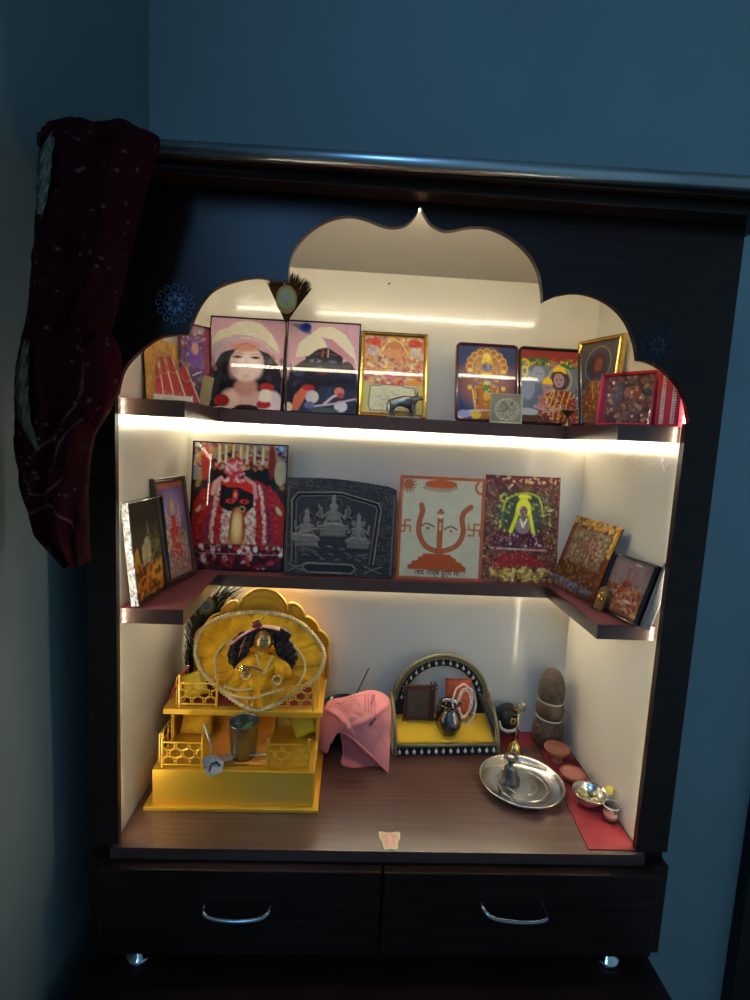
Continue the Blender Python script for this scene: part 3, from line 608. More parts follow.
def pt_shiva(p):
    p.a[:] = S(132, 112, 110); p.mott(.15, 6, 5); p.rect(0, .5, 1, 1, (124, 74, 54)); p.mott(.25, 9, 3); p.line([(.44, .16), (.47, .6)], .02, (120, 60, 50)); p.poly([(.3, .6), (.4, .4), (.55, .36), (.66, .55), (.9, .62), (.8, .85), (.3, .82)], (140, 62, 50)); p.ell(.52, .34, .06, .05, (150, 100, 90))
    p.line([(.36, .14), (.44, .24), (.52, .14)], .02, (150, 70, 60)); p.speck(220, [(160, 90, 60), (100, 40, 40), (190, 150, 130), (170, 120, 50)], .015, .035, (.1, .45, .98, .95), 8, .7); p.ell(.62, .74, .1, .025, (206, 190, 180)); p.ell(.6, .06, .09, .02, (200, 180, 160)); p.ell(.88, .93, .1, .03, (206, 160, 110)); p.line([(.95, .2), (.97, .8)], .05, (170, 120, 50), .7)
def pt_purple(p):
    p.a[:] = S(86, 52, 104); p.mott(.3, 6, 4); p.rect(0, 0, 1, .1, (150, 120, 130)); p.speck(180, [(130, 80, 150), (196, 140, 110), (60, 30, 90), (150, 40, 70), (210, 180, 170)], .02, .05, (0, .05, 1, 1), 3, .7)
    p.ell(.5, .36, .22, .18, (100, 50, 150)); p.ell(.5, .28, .12, .08, (180, 130, 120)); p.line([(.4, .62), (.7, .56)], .03, (226, 200, 230)); p.rect(.82, 0, 1, 1, (130, 40, 70))
def pt_darkgroup(p):
    p.a[:] = S(70, 40, 44); p.mott(.3, 8, 4); p.speck(320, [(120, 70, 60), (50, 40, 50), (150, 60, 60), (110, 100, 80), (40, 50, 80), (180, 140, 110)], .02, .05, (0, 0, 1, 1), 5, .7); p.rect(0, 0, .1, 1, (110, 40, 60)); p.ell(.3, .4, .1, .3, (60, 66, 90), op=.7); p.ell(.5, .35, .08, .1, (150, 100, 80)); p.ell(.68, .38, .08, .1, (140, 60, 50)); p.speck(12, [(240, 230, 220)], .01, .025, (.1, .1, 1, 1), 6)
def pt_dark_saint(p):
    p.a[:] = S(92, 84, 84); p.mott(.2, 6, 7); p.ell(.5, .32, .3, .22, (56, 60, 84), soft=.4); p.ell(.5, .26, .16, .13, (96, 40, 34)); p.ell(.52, .28, .1, .08, (140, 80, 60)); p.poly([(.2, .95), (.3, .5), (.5, .42), (.75, .52), (.85, .95)], (120, 70, 40)); p.line([(.2, .5), (.15, .85)], .06, (50, 60, 100)); p.line([(.42, .5), (.5, .7), (.62, .5)], .03, (206, 160, 70)); p.speck(170, [(190, 140, 60), (150, 50, 40), (100, 70, 50)], .015, .035, (.1, .5, .9, .98), 4, .7); p.ring(.5, .27, .33, .22, .02, (150, 140, 120))
def pt_invite(p):
    p.a[:] = S(176, 130, 70); p.mott(.15, 6, 4); p.line([(.9, 0), (.9, 1)], .06, (216, 170, 60)); p.speck(90, [(196, 150, 90), (150, 100, 60), (206, 170, 120)], .02, .05, (0, 0, .85, 1), 5, .6)

TZ = .7478; LZ2 = .4038
def stand(p0, p1, y, z=None):
    a = at(p0, 415, 1, y); b = at(p1, 420, 1, y); zz = TZ if z is None else z
    return (a.x, y, zz), (b.x, y, zz)
def hgt(px, py, y, z0): return at(px, py, 1, y).z-z0
# upper shelf
def up(name, label, x0, x1, ytop, lean, fw, d, fm, pt, yb=.30, **k):
    yb_ = yb; xm = (x0+x1)/2
    # bottom edge on the shelf: iterate for the true pixel columns
    a = at(x0, 411+(x0-207)*.045, 1, yb); b = at(x1, 411+(x1-207)*.045, 1, yb)
    h = .18
    for _ in range(6): h = (at(xm, ytop, 1, yb+h*math.sin(math.radians(lean))).z-TZ)/math.cos(math.radians(lean))
    return picture(name, label, (a.x, yb, TZ), (b.x, yb, TZ), h, lean, fw, d, fm, pt, **k)
up('framed_picture', 'thin black framed picture of a pale-faced doll in a white turban', 204, 281.5, 319, 14.5, .0022, .009, M_black, pt_doll_pale, gloss=True, res=130)
up('framed_picture', 'thin black framed picture of a dark-faced doll holding a flute', 282.5, 357, 323, 14.5, .0022, .009, M_black, pt_doll_dark, gloss=True, res=130)
up('framed_picture', 'gold framed picture of a crowded court scene behind the metal cow', 357.5, 425.5, 334, 14, .009, .012, M_goldframe, pt_crowd, yb=.31)
up('framed_picture', 'maroon round-cornered frame with a blue standing deity', 454, 517, 345, 14, .006, .010, M_maroon, pt_vishnu, rnd=.011, res=120)
up('framed_picture', 'black round-cornered frame with a mother and child under a red canopy', 517.5, 580.5, 349, 14, .0065, .010, M_black, pt_mother, rnd=.010, res=120)
# gold frame angled against the right lining
a = at(581, 428, 1, .335); 
picture('framed_picture', 'gold framed picture of a dark saint turned against the right wall of the top shelf', (.846, .338, TZ), (.889, .225, TZ), .188, 4, .010, .012, M_goldframe, pt_dark_saint, res=90)
# lower shelf
def low_pic(name, label, b0, b1, top, lean, fw, d, fm, pt, **k):
    A = at(*b0, 2, LZ2); B = at(*b1, 2, LZ2); m = (A+B)/2; xm = top[0]
    hh = .2
    for _ in range(6):
        yy = m.y+hh*math.sin(math.radians(lean)); hh = (at(xm, top[1], 1, yy).z-LZ2)/math.cos(math.radians(lean))
    return picture(name, label, A, B, hh, lean, fw, d, fm, pt, **k)
low_pic('framed_picture', 'large black framed picture of a three-eyed red idol in flower garlands', (188, 568.5), (283.5, 571.5), (236, 443), 8, .003, .010, M_black, pt_idol, res=150, gloss=True)
low_pic('framed_picture', 'dark framed temple picture with silver foil side at the left front', (132, 607.5), (167, 585), (134, 497), 6, .004, .010, M_black, pt_temple, res=90, glass=False)
low_pic('framed_picture', 'brown framed picture of a red-robed goddess on a purple ground', (163, 588), (193, 573), (166, 476), 8, .010, .010, M_brownf, pt_goddess, res=90, glass=False)
M_side = mat('grey_edge', S(96, 98, 98), .4)
pc = [o for o in COL.objects if o.name.startswith('framed_picture')]
# silver foil down the near side of the temple picture
tp = [o for o in pc if 'temple' in o['label']][0]
hw = max(abs(v.co.x) for v in [c for c in tp.children if c.name.startswith('frame')][0].data.vertices); hh = max(v.co.z for v in [c for c in tp.children if c.name.startswith('frame')][0].data.vertices)
obj('foil_edge', box(nb(), -hw-.0025, -hw, -.013, .0, .002, hh, .0008), M_silverfoil, tp, label='crinkled silver foil edge')

# ---- relief plaque
def relief_plaque(name, label, A, B, h, lean, paint_h, base, hi, amp, m, res=170, thick=.012, arch=0.0):
    A, B = Vector(A), Vector(B); W = (B-A).length; c = (A+B)/2
    t = thing(name, label, 'plaque', c, (-math.radians(lean), 0, math.atan2((B-A).y, (B-A).x)))
    p = Paint(res, int(res*h/W), (0, 0, 0), h/W); paint_h(p); H = p.a[..., 0]
    k = np.clip(H*1.15-.1, 0, 1)[..., None]**1.1
    p.a = np.array(S(*base))*(1-k)+np.array(S(*hi))*k
    X = -W/2+p.U*W; Z = (1-p.V)*h
    if arch: Z = Z*(1-arch*(np.clip((p.U-.35)/.65, 0, 1)**1.6+.35*np.clip((p.U-.9)/.1, 0, 1)**2+.12*np.clip((.3-p.U)/.3, 0, 1))*(1-p.V)**2)
    Y = -thick-H*amp
    sheet('relief', np.stack([X, Y, Z], -1), m, t, cols=p.a)
    b = nb(); ny, nx = X.shape
    ring = [(X[ny-1, i], Z[ny-1, i]) for i in range(0, nx, 6)]+[(X[ny-1, -1], Z[ny-1, -1])]+[(X[j, -1], Z[j, -1]) for j in range(ny-8, 0, -8)]+[(X[0, i], Z[0, i]) for i in range(nx-1, 0, -5)]+[(X[j, 0], Z[j, 0]) for j in range(0, ny-8, 8)]
    prism(b, ring, -thick+.0003, 0); obj('body', b, mat(name+'_body', S(*base), .5, metal=.3), t)
    return t
def G(v): v = max(0, min(1, v)); return tuple([int(255*(1.055*v**(1/2.4)-.055 if v > .003 else v*12.92))]*3)
def ph_dark(p):
    p.a[:] = .18; p.a = p.a+(.06*(vnoise(p.ny, p.nx, 40, 40, 2)-.5))[..., None]
    fr = (p.U < .07) | (p.U > .84) | (p.V < .16) | (p.V > .86)
    orn = .14+.3*(np.sin(p.U*90+3*np.sin(p.V*60))*np.sin(p.V*80+3*np.sin(p.U*50)) > .1)*(vnoise(p.ny, p.nx, 26, 26, 7))
    p.a = np.where(fr[..., None], orn[..., None], p.a)
    fl = lambda pts, w, v: p.line(pts, w, G(v))
    for q, v in ((0, .75), (.022, .1), (.035, .55)):
        p.line([(.07+q, .86), (.05+q, .24), (.1+q, .16+q), (.5, .14+q), (.84-q, .22+q), (.86-q, .3), (.81-q, .86)], .012, G(v))
    fl([(.98, .1), (.97, .97)], .012, .5); fl([(.02, .1), (.02, .97)], .012, .4)
    def fig(cx, cy, s, tr=0):
        p.ring(cx, cy-.15*s, .07*s, .07*s, .012, G(.35)); p.ell(cx, cy-.2*s, .02*s, .05*s, G(.8), soft=.4); p.ell(cx, cy-.13*s, .035*s, .04*s, G(.8), soft=.5); p.ell(cx, cy-.04*s, .055*s, .06*s, G(.75), soft=.4)
        for sg in (-1, 1):
            fl([(cx+sg*.05*s, cy-.07*s), (cx+sg*.1*s, cy-.02*s), (cx+sg*.11*s, cy-.11*s)], .022*s, .7); fl([(cx+sg*.04*s, cy-.05*s), (cx+sg*.08*s, cy+.05*s)], .025*s, .7)
            p.ell(cx+sg*.06*s, cy+.06*s, .07*s, .035*s, G(.8), ang=sg*.3, soft=.4)
        p.ell(cx, cy+.08*s, .1*s, .03*s, G(.7), soft=.4)
        for k in range(7): p.ell(cx+(k-3)*.032*s, cy+.13*s, .018*s, .03*s, G(.65), soft=.5)
        if tr: fl([(cx, cy-.13*s), (cx+.005, cy+.0), (cx+.03, cy+.05)], .028*s, .85); p.ell(cx-.045*s, cy-.13*s, .025*s, .035*s, G(.65), soft=.5); p.ell(cx+.045*s, cy-.13*s, .025*s, .035*s, G(.65), soft=.5)
    fig(.43, .43, 1.05); fig(.19, .56, .95); fig(.66, .57, .9, 1); fl([(.07, .61), (.33, .49)], .022, .8); p.ell(.09, .61, .035, .04, G(.75), soft=.4)
    for x in (.29, .56): fl([(x, .28), (x+.02, .34), (x-.01, .38), (x+.03, .4)], .02, .55)
    for k in range(6): fl([(.24, .42+k*.03), (.34, .42+k*.03)], .006, .3); fl([(.53, .44+k*.03), (.6, .44+k*.03)], .006, .3); fl([(.75, .6+k*.02), (.8, .6+k*.02)], .006, .3)
    for k in range(24): x = random.uniform(.1, .78); y = random.uniform(.7, .84); p.ell(x, y, .03, .012, G(.4), ang=random.uniform(-.4, .4), soft=.5)
    for v, q in ((.6, 0), (.14, .016)): p.poly([(.2+q, .87+q), (.62-q, .87+q), (.66-q, .92), (.62-q, .975-q), (.2+q, .975-q), (.16+q, .92)], G(v))
    for x in (.09, .78): p.line([(x-.05, .89), (x+.1, .96)], .014, G(.5)); p.line([(x-.05, .96), (x+.1, .89)], .014, G(.5))
M_pewter = mat('dark_pewter', (1, 1, 1), .42, metal=.35, attr=True)
A = at(284.5, 572, 2, LZ2); B = at(393, 577, 2, LZ2); B.y = A.y = .29
A = Vector((.230, .292, LZ2)); B = Vector((.466, .292, LZ2))
relief_plaque('metal_plaque', 'dark grey embossed plaque with three seated deities', A, B, .210, 7, ph_dark, (18, 22, 32), (132, 130, 122), .006, M_pewter, res=230, arch=.07)

# ---- ceramic tile with trident
M_rim = mat('orange_tile_rim', S(176, 92, 66), .4)
A = Vector((.473, .292, LZ2)); B = Vector((.658, .289, LZ2))
t = picture('painted_tile', 'white tile painted with an orange trident and two eyes', A, B, .224, 6, 0, .010, M_rim, pt_trident, res=170, glass=False, cat='tile')
W = (B-A).length
obj('rim', box(nb(), -W/2-.0012, W/2+.0012, -.0048, 0, 0, .2245, .001), M_rim, t)
try:
    cu = bpy.data.curves.new('lettering', 'FONT'); cu.body = 'जय अम्बे दुर्गे मा'; cu.size = .0165; cu.align_x = 'CENTER'; cu.extrude = .0002; cu.offset = .00035
    to = bpy.data.objects.new('lettering', cu); COL.objects.link(to)
    me = bpy.data.meshes.new_from_object(to.evaluated_get(bpy.context.evaluated_depsgraph_get()))
    xs = [v.co.x for v in me.vertices]
    COL.objects.unlink(to); bpy.data.objects.remove(to)
    o = link('lettering', me, mat('brown_paint', S(84, 48, 36), .5), t)
    k = .098/max(.01, max(xs)-min(xs)); o.scale = (k, k, 1); o.rotation_euler = (PI/2, 0, 0); o.location = (-.004-(max(xs)+min(xs))/2*k, -.0056, .0105)
except Exception as e: print('font', e)
# ---- tinsel wrapped pictures
M_tinsel = mat('gold_red_tinsel', S(120, 40, 40), .4, metal=.3, bump=.8, bscale=200, var=.5, vscale=120)
A = Vector((.660, .292, LZ2)); B = Vector((.828, .298, LZ2))
picture('wrapped_picture', 'film-wrapped red and gold picture with a glowing yellow saint', A, B, .234, 6, .0, .012, M_tinsel, pt_yellow_saint, res=130, glass=False, film=True)
def fringe(bm, x0, x1, z, n, L, y):
    for k in range(n):
        x = x0+(x1-x0)*k/(n-1); dx = random.uniform(-.004, .004)
        tube(bm, [(x, y, z), (x+dx*.5, y-.003, z-L*.5), (x+dx, y-.001, z-L)], [.0012, .0012, .0004], 4)
A = Vector((.828, .308, LZ2)); B = Vector((.848, .148, LZ2))
t = picture('wrapped_picture', 'film-wrapped gold and red picture tilted against the right wall', A, B, .158, 18, .0, .012, M_tinsel, pt_gold_red, res=100, glass=False, film=True)
b = nb(); fringe(b, -.078, .078, .022, 42, .018, -.0135); o = obj('fringe', b, M_silverfoil, t); o['kind'] = 'stuff'
A = Vector((.855, .140, LZ2)); B = Vector((.874, .028, LZ2))
t = picture('framed_picture', 'small black framed brownish picture lowest at the right end of the lower shelf', A, B, .110, 17, .005, .014, M_black, pt_shiva, res=90, glass=False)
obj('side_board', box(nb(), .0595, .066, -.006, .012, .0, .118, .001), M_side, t, label='pale grey side board')
# little brass amulet in front of it
t = thing('amulet', 'small brass amulet propped before the small black framed picture', 'amulet', (.842, .118, LZ2), (-.25, 0, -PI/2+.1))
b = nb(); prism(b, [(-.014, 0), (.014, 0), (.016, .03), (.010, .042), (0, .047), (-.010, .042), (-.016, .03)], -.003, 0); obj('plate', b, mat('old_brass', (.35, .25, .12), .35, metal=1, bump=.8, bscale=300), t)
b = nb(); lathe(b, [(.0085, 0), (.0085, .0015), (.007, .0025), (.005, .0015)], 20); b.transform(Matrix.Translation((0, -.003, .026)) @ Matrix.Rotation(PI/2, 4, 'X')); obj('medallion', b, M_brass, t)
b = nb(); tube(b, [(-.012, -.001, .002), (-.016, -.006, -.0), (-.004, -.012, .001), (.008, -.010, .0012)], .0011, 6); obj('cord', b, mat('dark_cord', S(70, 50, 36), .8), t)

# ---- upper shelf, left end
M_redseq = mat('red_sequin', S(168, 26, 44), .35, bump=1.5, bscale=400, var=.35, vscale=400); M_beige = mat('beige_lace', S(206, 186, 150), .6, bump=.5, bscale=500)
M_pinkc = mat('pink_card', S(190, 34, 66), .35, coat=.5)
picture('card', 'tan and gold card standing at the far left end of the top shelf', (.004, .12, TZ), (.022, .235, TZ), .115, 3, 0, .003, M_beige, pt_invite, glass=False, res=70, cat='card')
picture('wrapped_picture', 'purple picture in crinkled film beside the pale-faced doll picture', (.014, .262, TZ), (.062, .312, TZ), .166, 3, .003, .010, M_maroon, pt_purple, res=80, glass=False, film=True)
for k, (x, y, hgt_, tl, lb) in enumerate(((.014, .150, .070, .12, 'leftmost red sequin strip in the corner of the top shelf'), (.030, .160, .080, .22, 'second red sequin strip from the left, beside the leftmost one'), (.047, .172, .084, .30, 'tall slanted red sequin strip edged in beige lace'), (.064, .196, .070, .36, 'rightmost slanted red sequin strip before the olive card'))):
    t = thing('sequin_strip', lb, 'ornament', (x, y, TZ+.004), (-.12, -tl, .55), 'red sequin strips')
    obj('strip', box(nb(), -.009, .009, -.001, .001, 0, hgt_, .0008), M_redseq, t)
    b = nb()
    for s in (-1, 1): tube(b, [(s*.010, 0, 0), (s*.0105, 0, hgt_*.5), (s*.010, 0, hgt_*1.0)], .0013, 6)
    obj('border', b, M_beige, t)
    b = nb(); tube(b, [(.003+.009*math.cos(a), -.003, hgt_*.86+.020*math.sin(a)) for a in np.linspace(0, 2*PI, 18)[:-1]], .0013, 6, closed=True); obj('loop', b, mat('dull_gold_cord', S(150, 120, 80), .5, metal=.3), t)
t = thing('clear_packet', 'flat clear packet with white border lying before the red sequin strips', 'packet', (.045, .14, TZ), (0, 0, .5))
obj('sleeve', box(nb(), -.034, .034, -.002, .002, 0, .018, .001), M_film, t); obj('label_strip', box(nb(), -.033, .033, .0022, .003, .001, .014), mat('white_lace', S(214, 210, 190), .6, bump=1, bscale=500), t)
t = thing('olive_card', 'small olive card leaning before the purple wrapped picture', 'card', (.071, .232, TZ), (-.15, .2, .5)); 
obj('sheet', box(nb(), -.010, .010, 0, .001, .001, .062), mat('olive_card', S(120, 110, 70), .5), t)
t = thing('paper_scrap', 'white paper scrap lying at the foot of the purple picture', 'paper', (.098, .262, TZ), (0, 0, .2)); b = nb(); tube(b, [(-.02, 0, .001), (0, .003, .004), (.02, 0, .0012)], [.003, .005, .002], 6, flat=.25); obj('scrap', b, mat('white_paper', S(225, 222, 210), .7), t)

# ---- upper shelf, right end
picture('pink_case', 'pink edged case with a dark printed front at the right end of the top shelf', (.836, .175, TZ), (.893, .085, TZ), .098, 2, .006, .014, M_pinkc, pt_darkgroup, res=90, cat='case')
t = thing('beaded_box', 'bright pink box with rows of white beads at the right edge of the top shelf', 'box', (.889, .048, TZ), (0, 0, math.atan2(-.05, .008)))
obj('box_body', box(nb(), -.026, .026, 0, .012, 0, .09, .001), M_pinkc, t)
b = nb()
for x in (-.013, .012):
    for k in range(20): ball(b, (x, -.001, .006+k*.0041), .0019, seg=6); ball(b, (x+.005, -.001, .006+k*.0041), .0017, seg=6)
o = obj('beads', b, mat('white_bead', S(236, 226, 206), .25), t); o['kind'] = 'stuff'

# ---- cow
t = thing('cow_figurine', 'small pewter cow figurine standing before the gold framed picture', 'figurine', (.468, .276, TZ))
M_pw = mat('aged_pewter', (.2, .2, .2), .3, metal=.9, bump=.4, bscale=200)
J = [((-.024, 0, .034), .009), ((-.008, 0, .035), .0105), ((.010, 0, .035), .0105), ((.020, 0, .038), .009), ((.027, 0, .043), .0065), ((.035, 0, .043), .005), ((.041, 0, .040), .0035),
     ((-.024, .005, .022), .005), ((-.027, .006, .013), .003), ((-.024, .006, .003), .0026), ((-.021, -.006, .022), .005), ((-.023, -.006, .013), .003), ((-.020, -.006, .003), .0026),
     ((.014, .005, .022), .0045), ((.016, .006, .012), .003), ((.015, .006, .003), .0026), ((.018, -.005, .022), .0045), ((.021, -.006, .012), .003), ((.022, -.006, .003), .0026),
     ((-.032, 0, .036), .0018), ((-.035, 0, .024), .0012), ((-.034, 0, .014), .0022), ((.012, 0, .046), .005)]
E_ = [(0, 1), (1, 2), (2, 3), (3, 4), (4, 5), (5, 6), (0, 7), (7, 8), (8, 9), (0, 10), (10, 11), (11, 12), (2, 13), (13, 14), (14, 15), (3, 16), (16, 17), (17, 18), (0, 19), (19, 20), (20, 21), (2, 22)]
skin('body', J, E_, M_pw, t, sub=1)
for s in (-1, 1):
    b = nb(); tube(b, [(.027, s*.003, .048), (.026, s*.007, .052), (.029, s*.006, .058)], [.0018, .0014, .0004], 6); obj('horn', b, M_pw, t)
    b = nb(); ball(b, (.025, s*.009, .045), .0022, .005, .0014, 8); obj('ear', b, M_pw, t)
obj('stand', box(nb(), -.034, .034, -.012, .012, 0, .0035, .001), M_pw, t)
# ---- square embossed metal plate
def ph_coin(p):
    p.a[:] = .35; p.a += (.15*(vnoise(p.ny, p.nx, 12, 12, 4)-.5))[..., None]
    for r, v in ((.36, .8), (.28, .6), (.16, .6)): p.ring(.52, .55, r, r, .03, G(v))
    for k in range(16): a = k*PI/8; p.ell(.52+.32*math.cos(a), .55+.32*math.sin(a), .025, .025, G(.75))
    p.speck(60, [G(.7), G(.2)], .02, .05, (.3, .3, .75, .8), 3)
    p.rect(0, 0, 1, .04, G(.7)); p.rect(0, 0, .04, 1, G(.7)); p.rect(.96, 0, 1, 1, G(.7)); p.rect(0, .96, 1, 1, G(.7))
relief_plaque('metal_plate', 'small square pewter plate leaning between the two round-cornered frames', Vector((.647, .272, TZ)), Vector((.715, .270, TZ)), .062, 6, ph_coin, (110, 104, 84), (190, 184, 160), .002, mat('pewter', (1, 1, 1), .4, metal=.6, attr=True), res=80, thick=.003)
t = thing('brass_lamp', 'small tarnished brass oil lamp beside the black round-cornered frame', 'lamp', (.812, .272, TZ))
b = nb(); lathe(b, [(.011, 0), (.011, .003), (.004, .008), (.003, .022), (.007, .025), (.014, .032), (.015, .036), (.010, .034)], 18); obj('stem_and_bowl', b, mat('dark_brass', (.22, .17, .10), .35, metal=1), t, smooth=True)
b = nb(); tube(b, [(.012, 0, .034), (.019, -.002, .037)], [.003, .0015], 6); obj('spout', b, M_brass, t)

# ---- peacock feathers
M_barb = mat('dark_feather_barb', S(34, 24, 12), .9, spec=.05, var=.6, vscale=90); M_green = mat('feather_green', S(20, 84, 48), .5, metal=0); M_teal = mat('feather_teal', S(10, 60, 48), .5, metal=0)
M_blue = mat('feather_blue', S(10, 22, 46), .3, metal=.4); M_stalk = mat('feather_quill', S(44, 28, 22), .5); M_olive = mat('feather_olive', S(64, 56, 22), .6, metal=0)
def disc(bm, c, rx, rz, th, n=24, tip=0):
    ring = [(c[0]+rx*math.cos(a), c[2]+rz*math.sin(a)*(1+tip*(math.sin(a) > 0)*.3)) for a in np.linspace(0, 2*PI, n+1)[:-1]]
    return prism(bm, ring, c[1]-th, c[1])
t = thing('peacock_feather', 'single peacock feather standing between the two doll pictures', 'feather', (.224, .285, TZ))
ex, ez = .2205, .972
b = nb(); tube(b, [(.2245, .285, TZ), (.2235, .282, .80), (.2215, .280, .87), (.2205, .279, .95)], [.0019, .0024, .0018, .001], 8); obj('quill', b, M_stalk, t, world=True)
b = nb(); rg = random.Random(4)
for k in range(300):
    f = rg.random(); a = math.radians(86+(f-.5)*62+rg.uniform(-2, 2)); L_ = .084+.010*rg.random()-.012*abs(f-.5)
    z0 = .924; p0 = Vector((ex, .279, z0+.012*rg.random())); d = Vector((math.cos(a), 0, math.sin(a))); p2 = p0+d*L_+Vector((0, rg.uniform(-.004, .004), rg.uniform(-.003, .003)))
    m_ = (p0+p2)/2; m_.x = ex+(m_.x-ex)*.92
    tube(b, [p0, m_, p2], [.0008, .0016, .0004], 3, cap=False)
o = obj('barbs', b, M_barb, t, world=True); o['kind'] = 'stuff'
b = nb(); prism(b, [(ex+.002, .926), (ex-.030, .985), (ex-.022, .992), (ex-.004, 1.000), (ex+.016, .998), (ex+.034, .988)], .2788, .2796); obj('web', b, mat('brown_web', S(38, 30, 14), .9, spec=.05, var=.4, vscale=120), t, world=True)
for nm, rx, rz, dz, y, m_ in (('vane', .021, .028, -.002, .2728, M_olive), ('eye_ring', .0165, .0185, 0, .2720, M_green), ('eye_teal', .0125, .0145, 0, .2712, M_teal), ('eye_centre', .008, .009, -.001, .2704, M_blue)):
    b = nb(); disc(b, (ex, y, ez+dz), rx, rz, .0006); obj(nm, b, m_, t, world=True)
# big dark feather bunch behind the gold throne
M_fan = mat('dark_green_feather', S(40, 46, 28), .45, metal=.15, var=.8, vscale=60)
t = thing('peacock_feather', 'bunch of dark peacock plumes in the left corner behind the gold throne', 'feather', (.03, .352, 0))
b = nb(); rg = random.Random(9)
b2 = nb(); tube(b2, [(.012, .35, 0), (.02, .356, .12), (.035, .362, .24), (.05, .368, .33)], [.003, .003, .002, .001], 8); obj('quill', b2, M_stalk, t, world=True)
for k in range(420):
    s = rg.random(); base = Vector((.012+.036*s, .353+.012*s, .05+.27*s)); sd = rg.choice((-1, 1))
    a = math.radians(rg.uniform(20, 65)); L_ = rg.uniform(.05, .12)*(.6+.6*s)
    end = base+Vector((sd*math.cos(a)*L_*(1.1 if sd > 0 else .35), rg.uniform(-.012, .006), math.sin(a)*L_)); end.x = max(end.x, -.002); end.z = min(end.z, .372); end.y = min(end.y, .383)
    mid = (base+end)/2+Vector((0, -.004, -.006)); tube(b, [base, mid, end], [.001, .0016, .0005], 3, cap=False)
o = obj('barbs', b, M_fan, t, world=True); o['kind'] = 'stuff'
for nm, rx, rz, y, m_ in (('eye_ring', .020, .022, .350, M_olive), ('eye_green', .015, .017, .349, mat('eye_dull', S(60, 80, 60), .4)), ('eye_centre', .009, .010, .348, M_blue)):
    b = nb(); disc(b, (.050, y, .308), rx, rz, .0006); obj(nm, b, m_, t, world=True)
t = thing('dark_bottle', 'dark slender bottle standing behind the left end of the gold throne', 'bottle', (.022, .315, 0))
b = nb(); lathe(b, [(.018, 0), (.019, .01), (.019, .12), (.012, .15), (.007, .17), (.007, .21), (.008, .215)], 20); obj('glass_body', b, mat('dark_bottle', S(34, 26, 22), .15, coat=.5), t, smooth=True)

# ------------------------------------------------------------------ gold throne
M_seatred = mat('red_cloth', S(120, 30, 30), .8, bump=.5); M_yel = mat('yellow_velvet', S(250, 172, 10), .8, sheen=.1, bump=.6, bscale=120, var=.3, vscale=35)
M_orange = mat('orange_satin', S(232, 152, 22), .6, sheen=.3, bump=.3, bscale=60, var=.15, vscale=20)
M_lemon = mat('lemon_satin', S(236, 200, 36), .45, bump=.3, bscale=60)
th = thing('gold_throne', 'two-tier gold throne with a scalloped back and lattice fences', 'throne', (.171, .2, 0))
def tp_(name, bm, m, par=None, **k):
    bm.transform(th.matrix_basis.inverted()); return obj(name, bm, m, par or th, **k)
tp_('base_plate', box(nb(), .010, .332, .087, .345, 0, .0075, .0015), M_goldpaint)
tp_('lower_tier', box(nb(), .023, .322, .097, .340, .0075, .076, .0015), M_goldpaint)
tp_('riser', box(nb(), .030, .314, .262, .268, .076, .143), M_goldpaint)
for x0, x1 in ((.022, .029), (.316, .322)): tp_('side_panel', box(nb(), x0, x1, .20, .338, .076, .143, .001), M_goldpaint)
tp_('upper_tier', box(nb(), .016, .330, .170, .342, .143, .155, .0015), M_goldpaint)
def fence(x0, x1, y, z, h, hp):
    """two posts, rails and a honeycomb lattice"""
    b = nb(); box(b, x0, x1, y-.0012, y+.0012, z+.006, z+.0085); box(b, x0, x1, y-.0012, y+.0012, z+h-.0025, z+h)
    for x in (x0, x1): box(b, x-.002, x+.002, y-.002, y+.002, z, z+hp, .0006)
    f = tp_('fence', b, M_goldpaint)
    b = nb(); w = (x1-x0)/3; r0, r1 = z+.0085, z+h-.0025; hh = (r1-r0)/2
    for i in range(-1, 4):
        for j in (0, 1, 2):
            cx = x0+w*(i+.5*(j % 2)+.5); cz = r0+hh*(j*.75+.25)
            pts = [(cx+w*.46*math.cos(a), y, cz+hh*.46*math.sin(a)) for a in np.linspace(PI/2, 2.5*PI, 7)[:-1]]
            for p, q in zip(pts, pts[1:]+pts[:1]):
                if min(p[0], q[0]) < x0-.0005 or max(p[0], q[0]) > x1+.0005 or max(p[2], q[2]) > r1+.001 or min(p[2], q[2]) < r0-.001: continue
                tube(b, [p, q], .0013, 5)
            for sg in (-1, 1):
                p = (cx+sg*w*.4, y, cz); q = (cx+sg*w*.5, y, cz)
                if x0 < q[0] < x1: tube(b, [p, q], .0013, 4)
    tp_('lattice', b, M_goldpaint, f)
fence(.039, .113, .103, .076, .052, .068); fence(.234, .310, .103, .076, .052, .064)
fence(.046, .119, .178, .155, .052, .068); fence(.235, .310, .178, .155, .052, .064)
for (x, y0, y1, z) in ((.028, .12, .19, .076), (.036, .19, .24, .155), (.318, .19, .26, .155)):
    b = nb()
    for k in range(4): tube(b, [(x, y0+(y1-y0)*k/3, z), (x, y0+(y1-y0)*k/3, z+.055-.004*k)], .0011, 5)
    for zz in (.012, .034, .055): tube(b, [(x, y0, z+zz), (x, y1, z+zz-.006)], .0011, 5)
    tp_('side_fence', b, M_goldpaint)
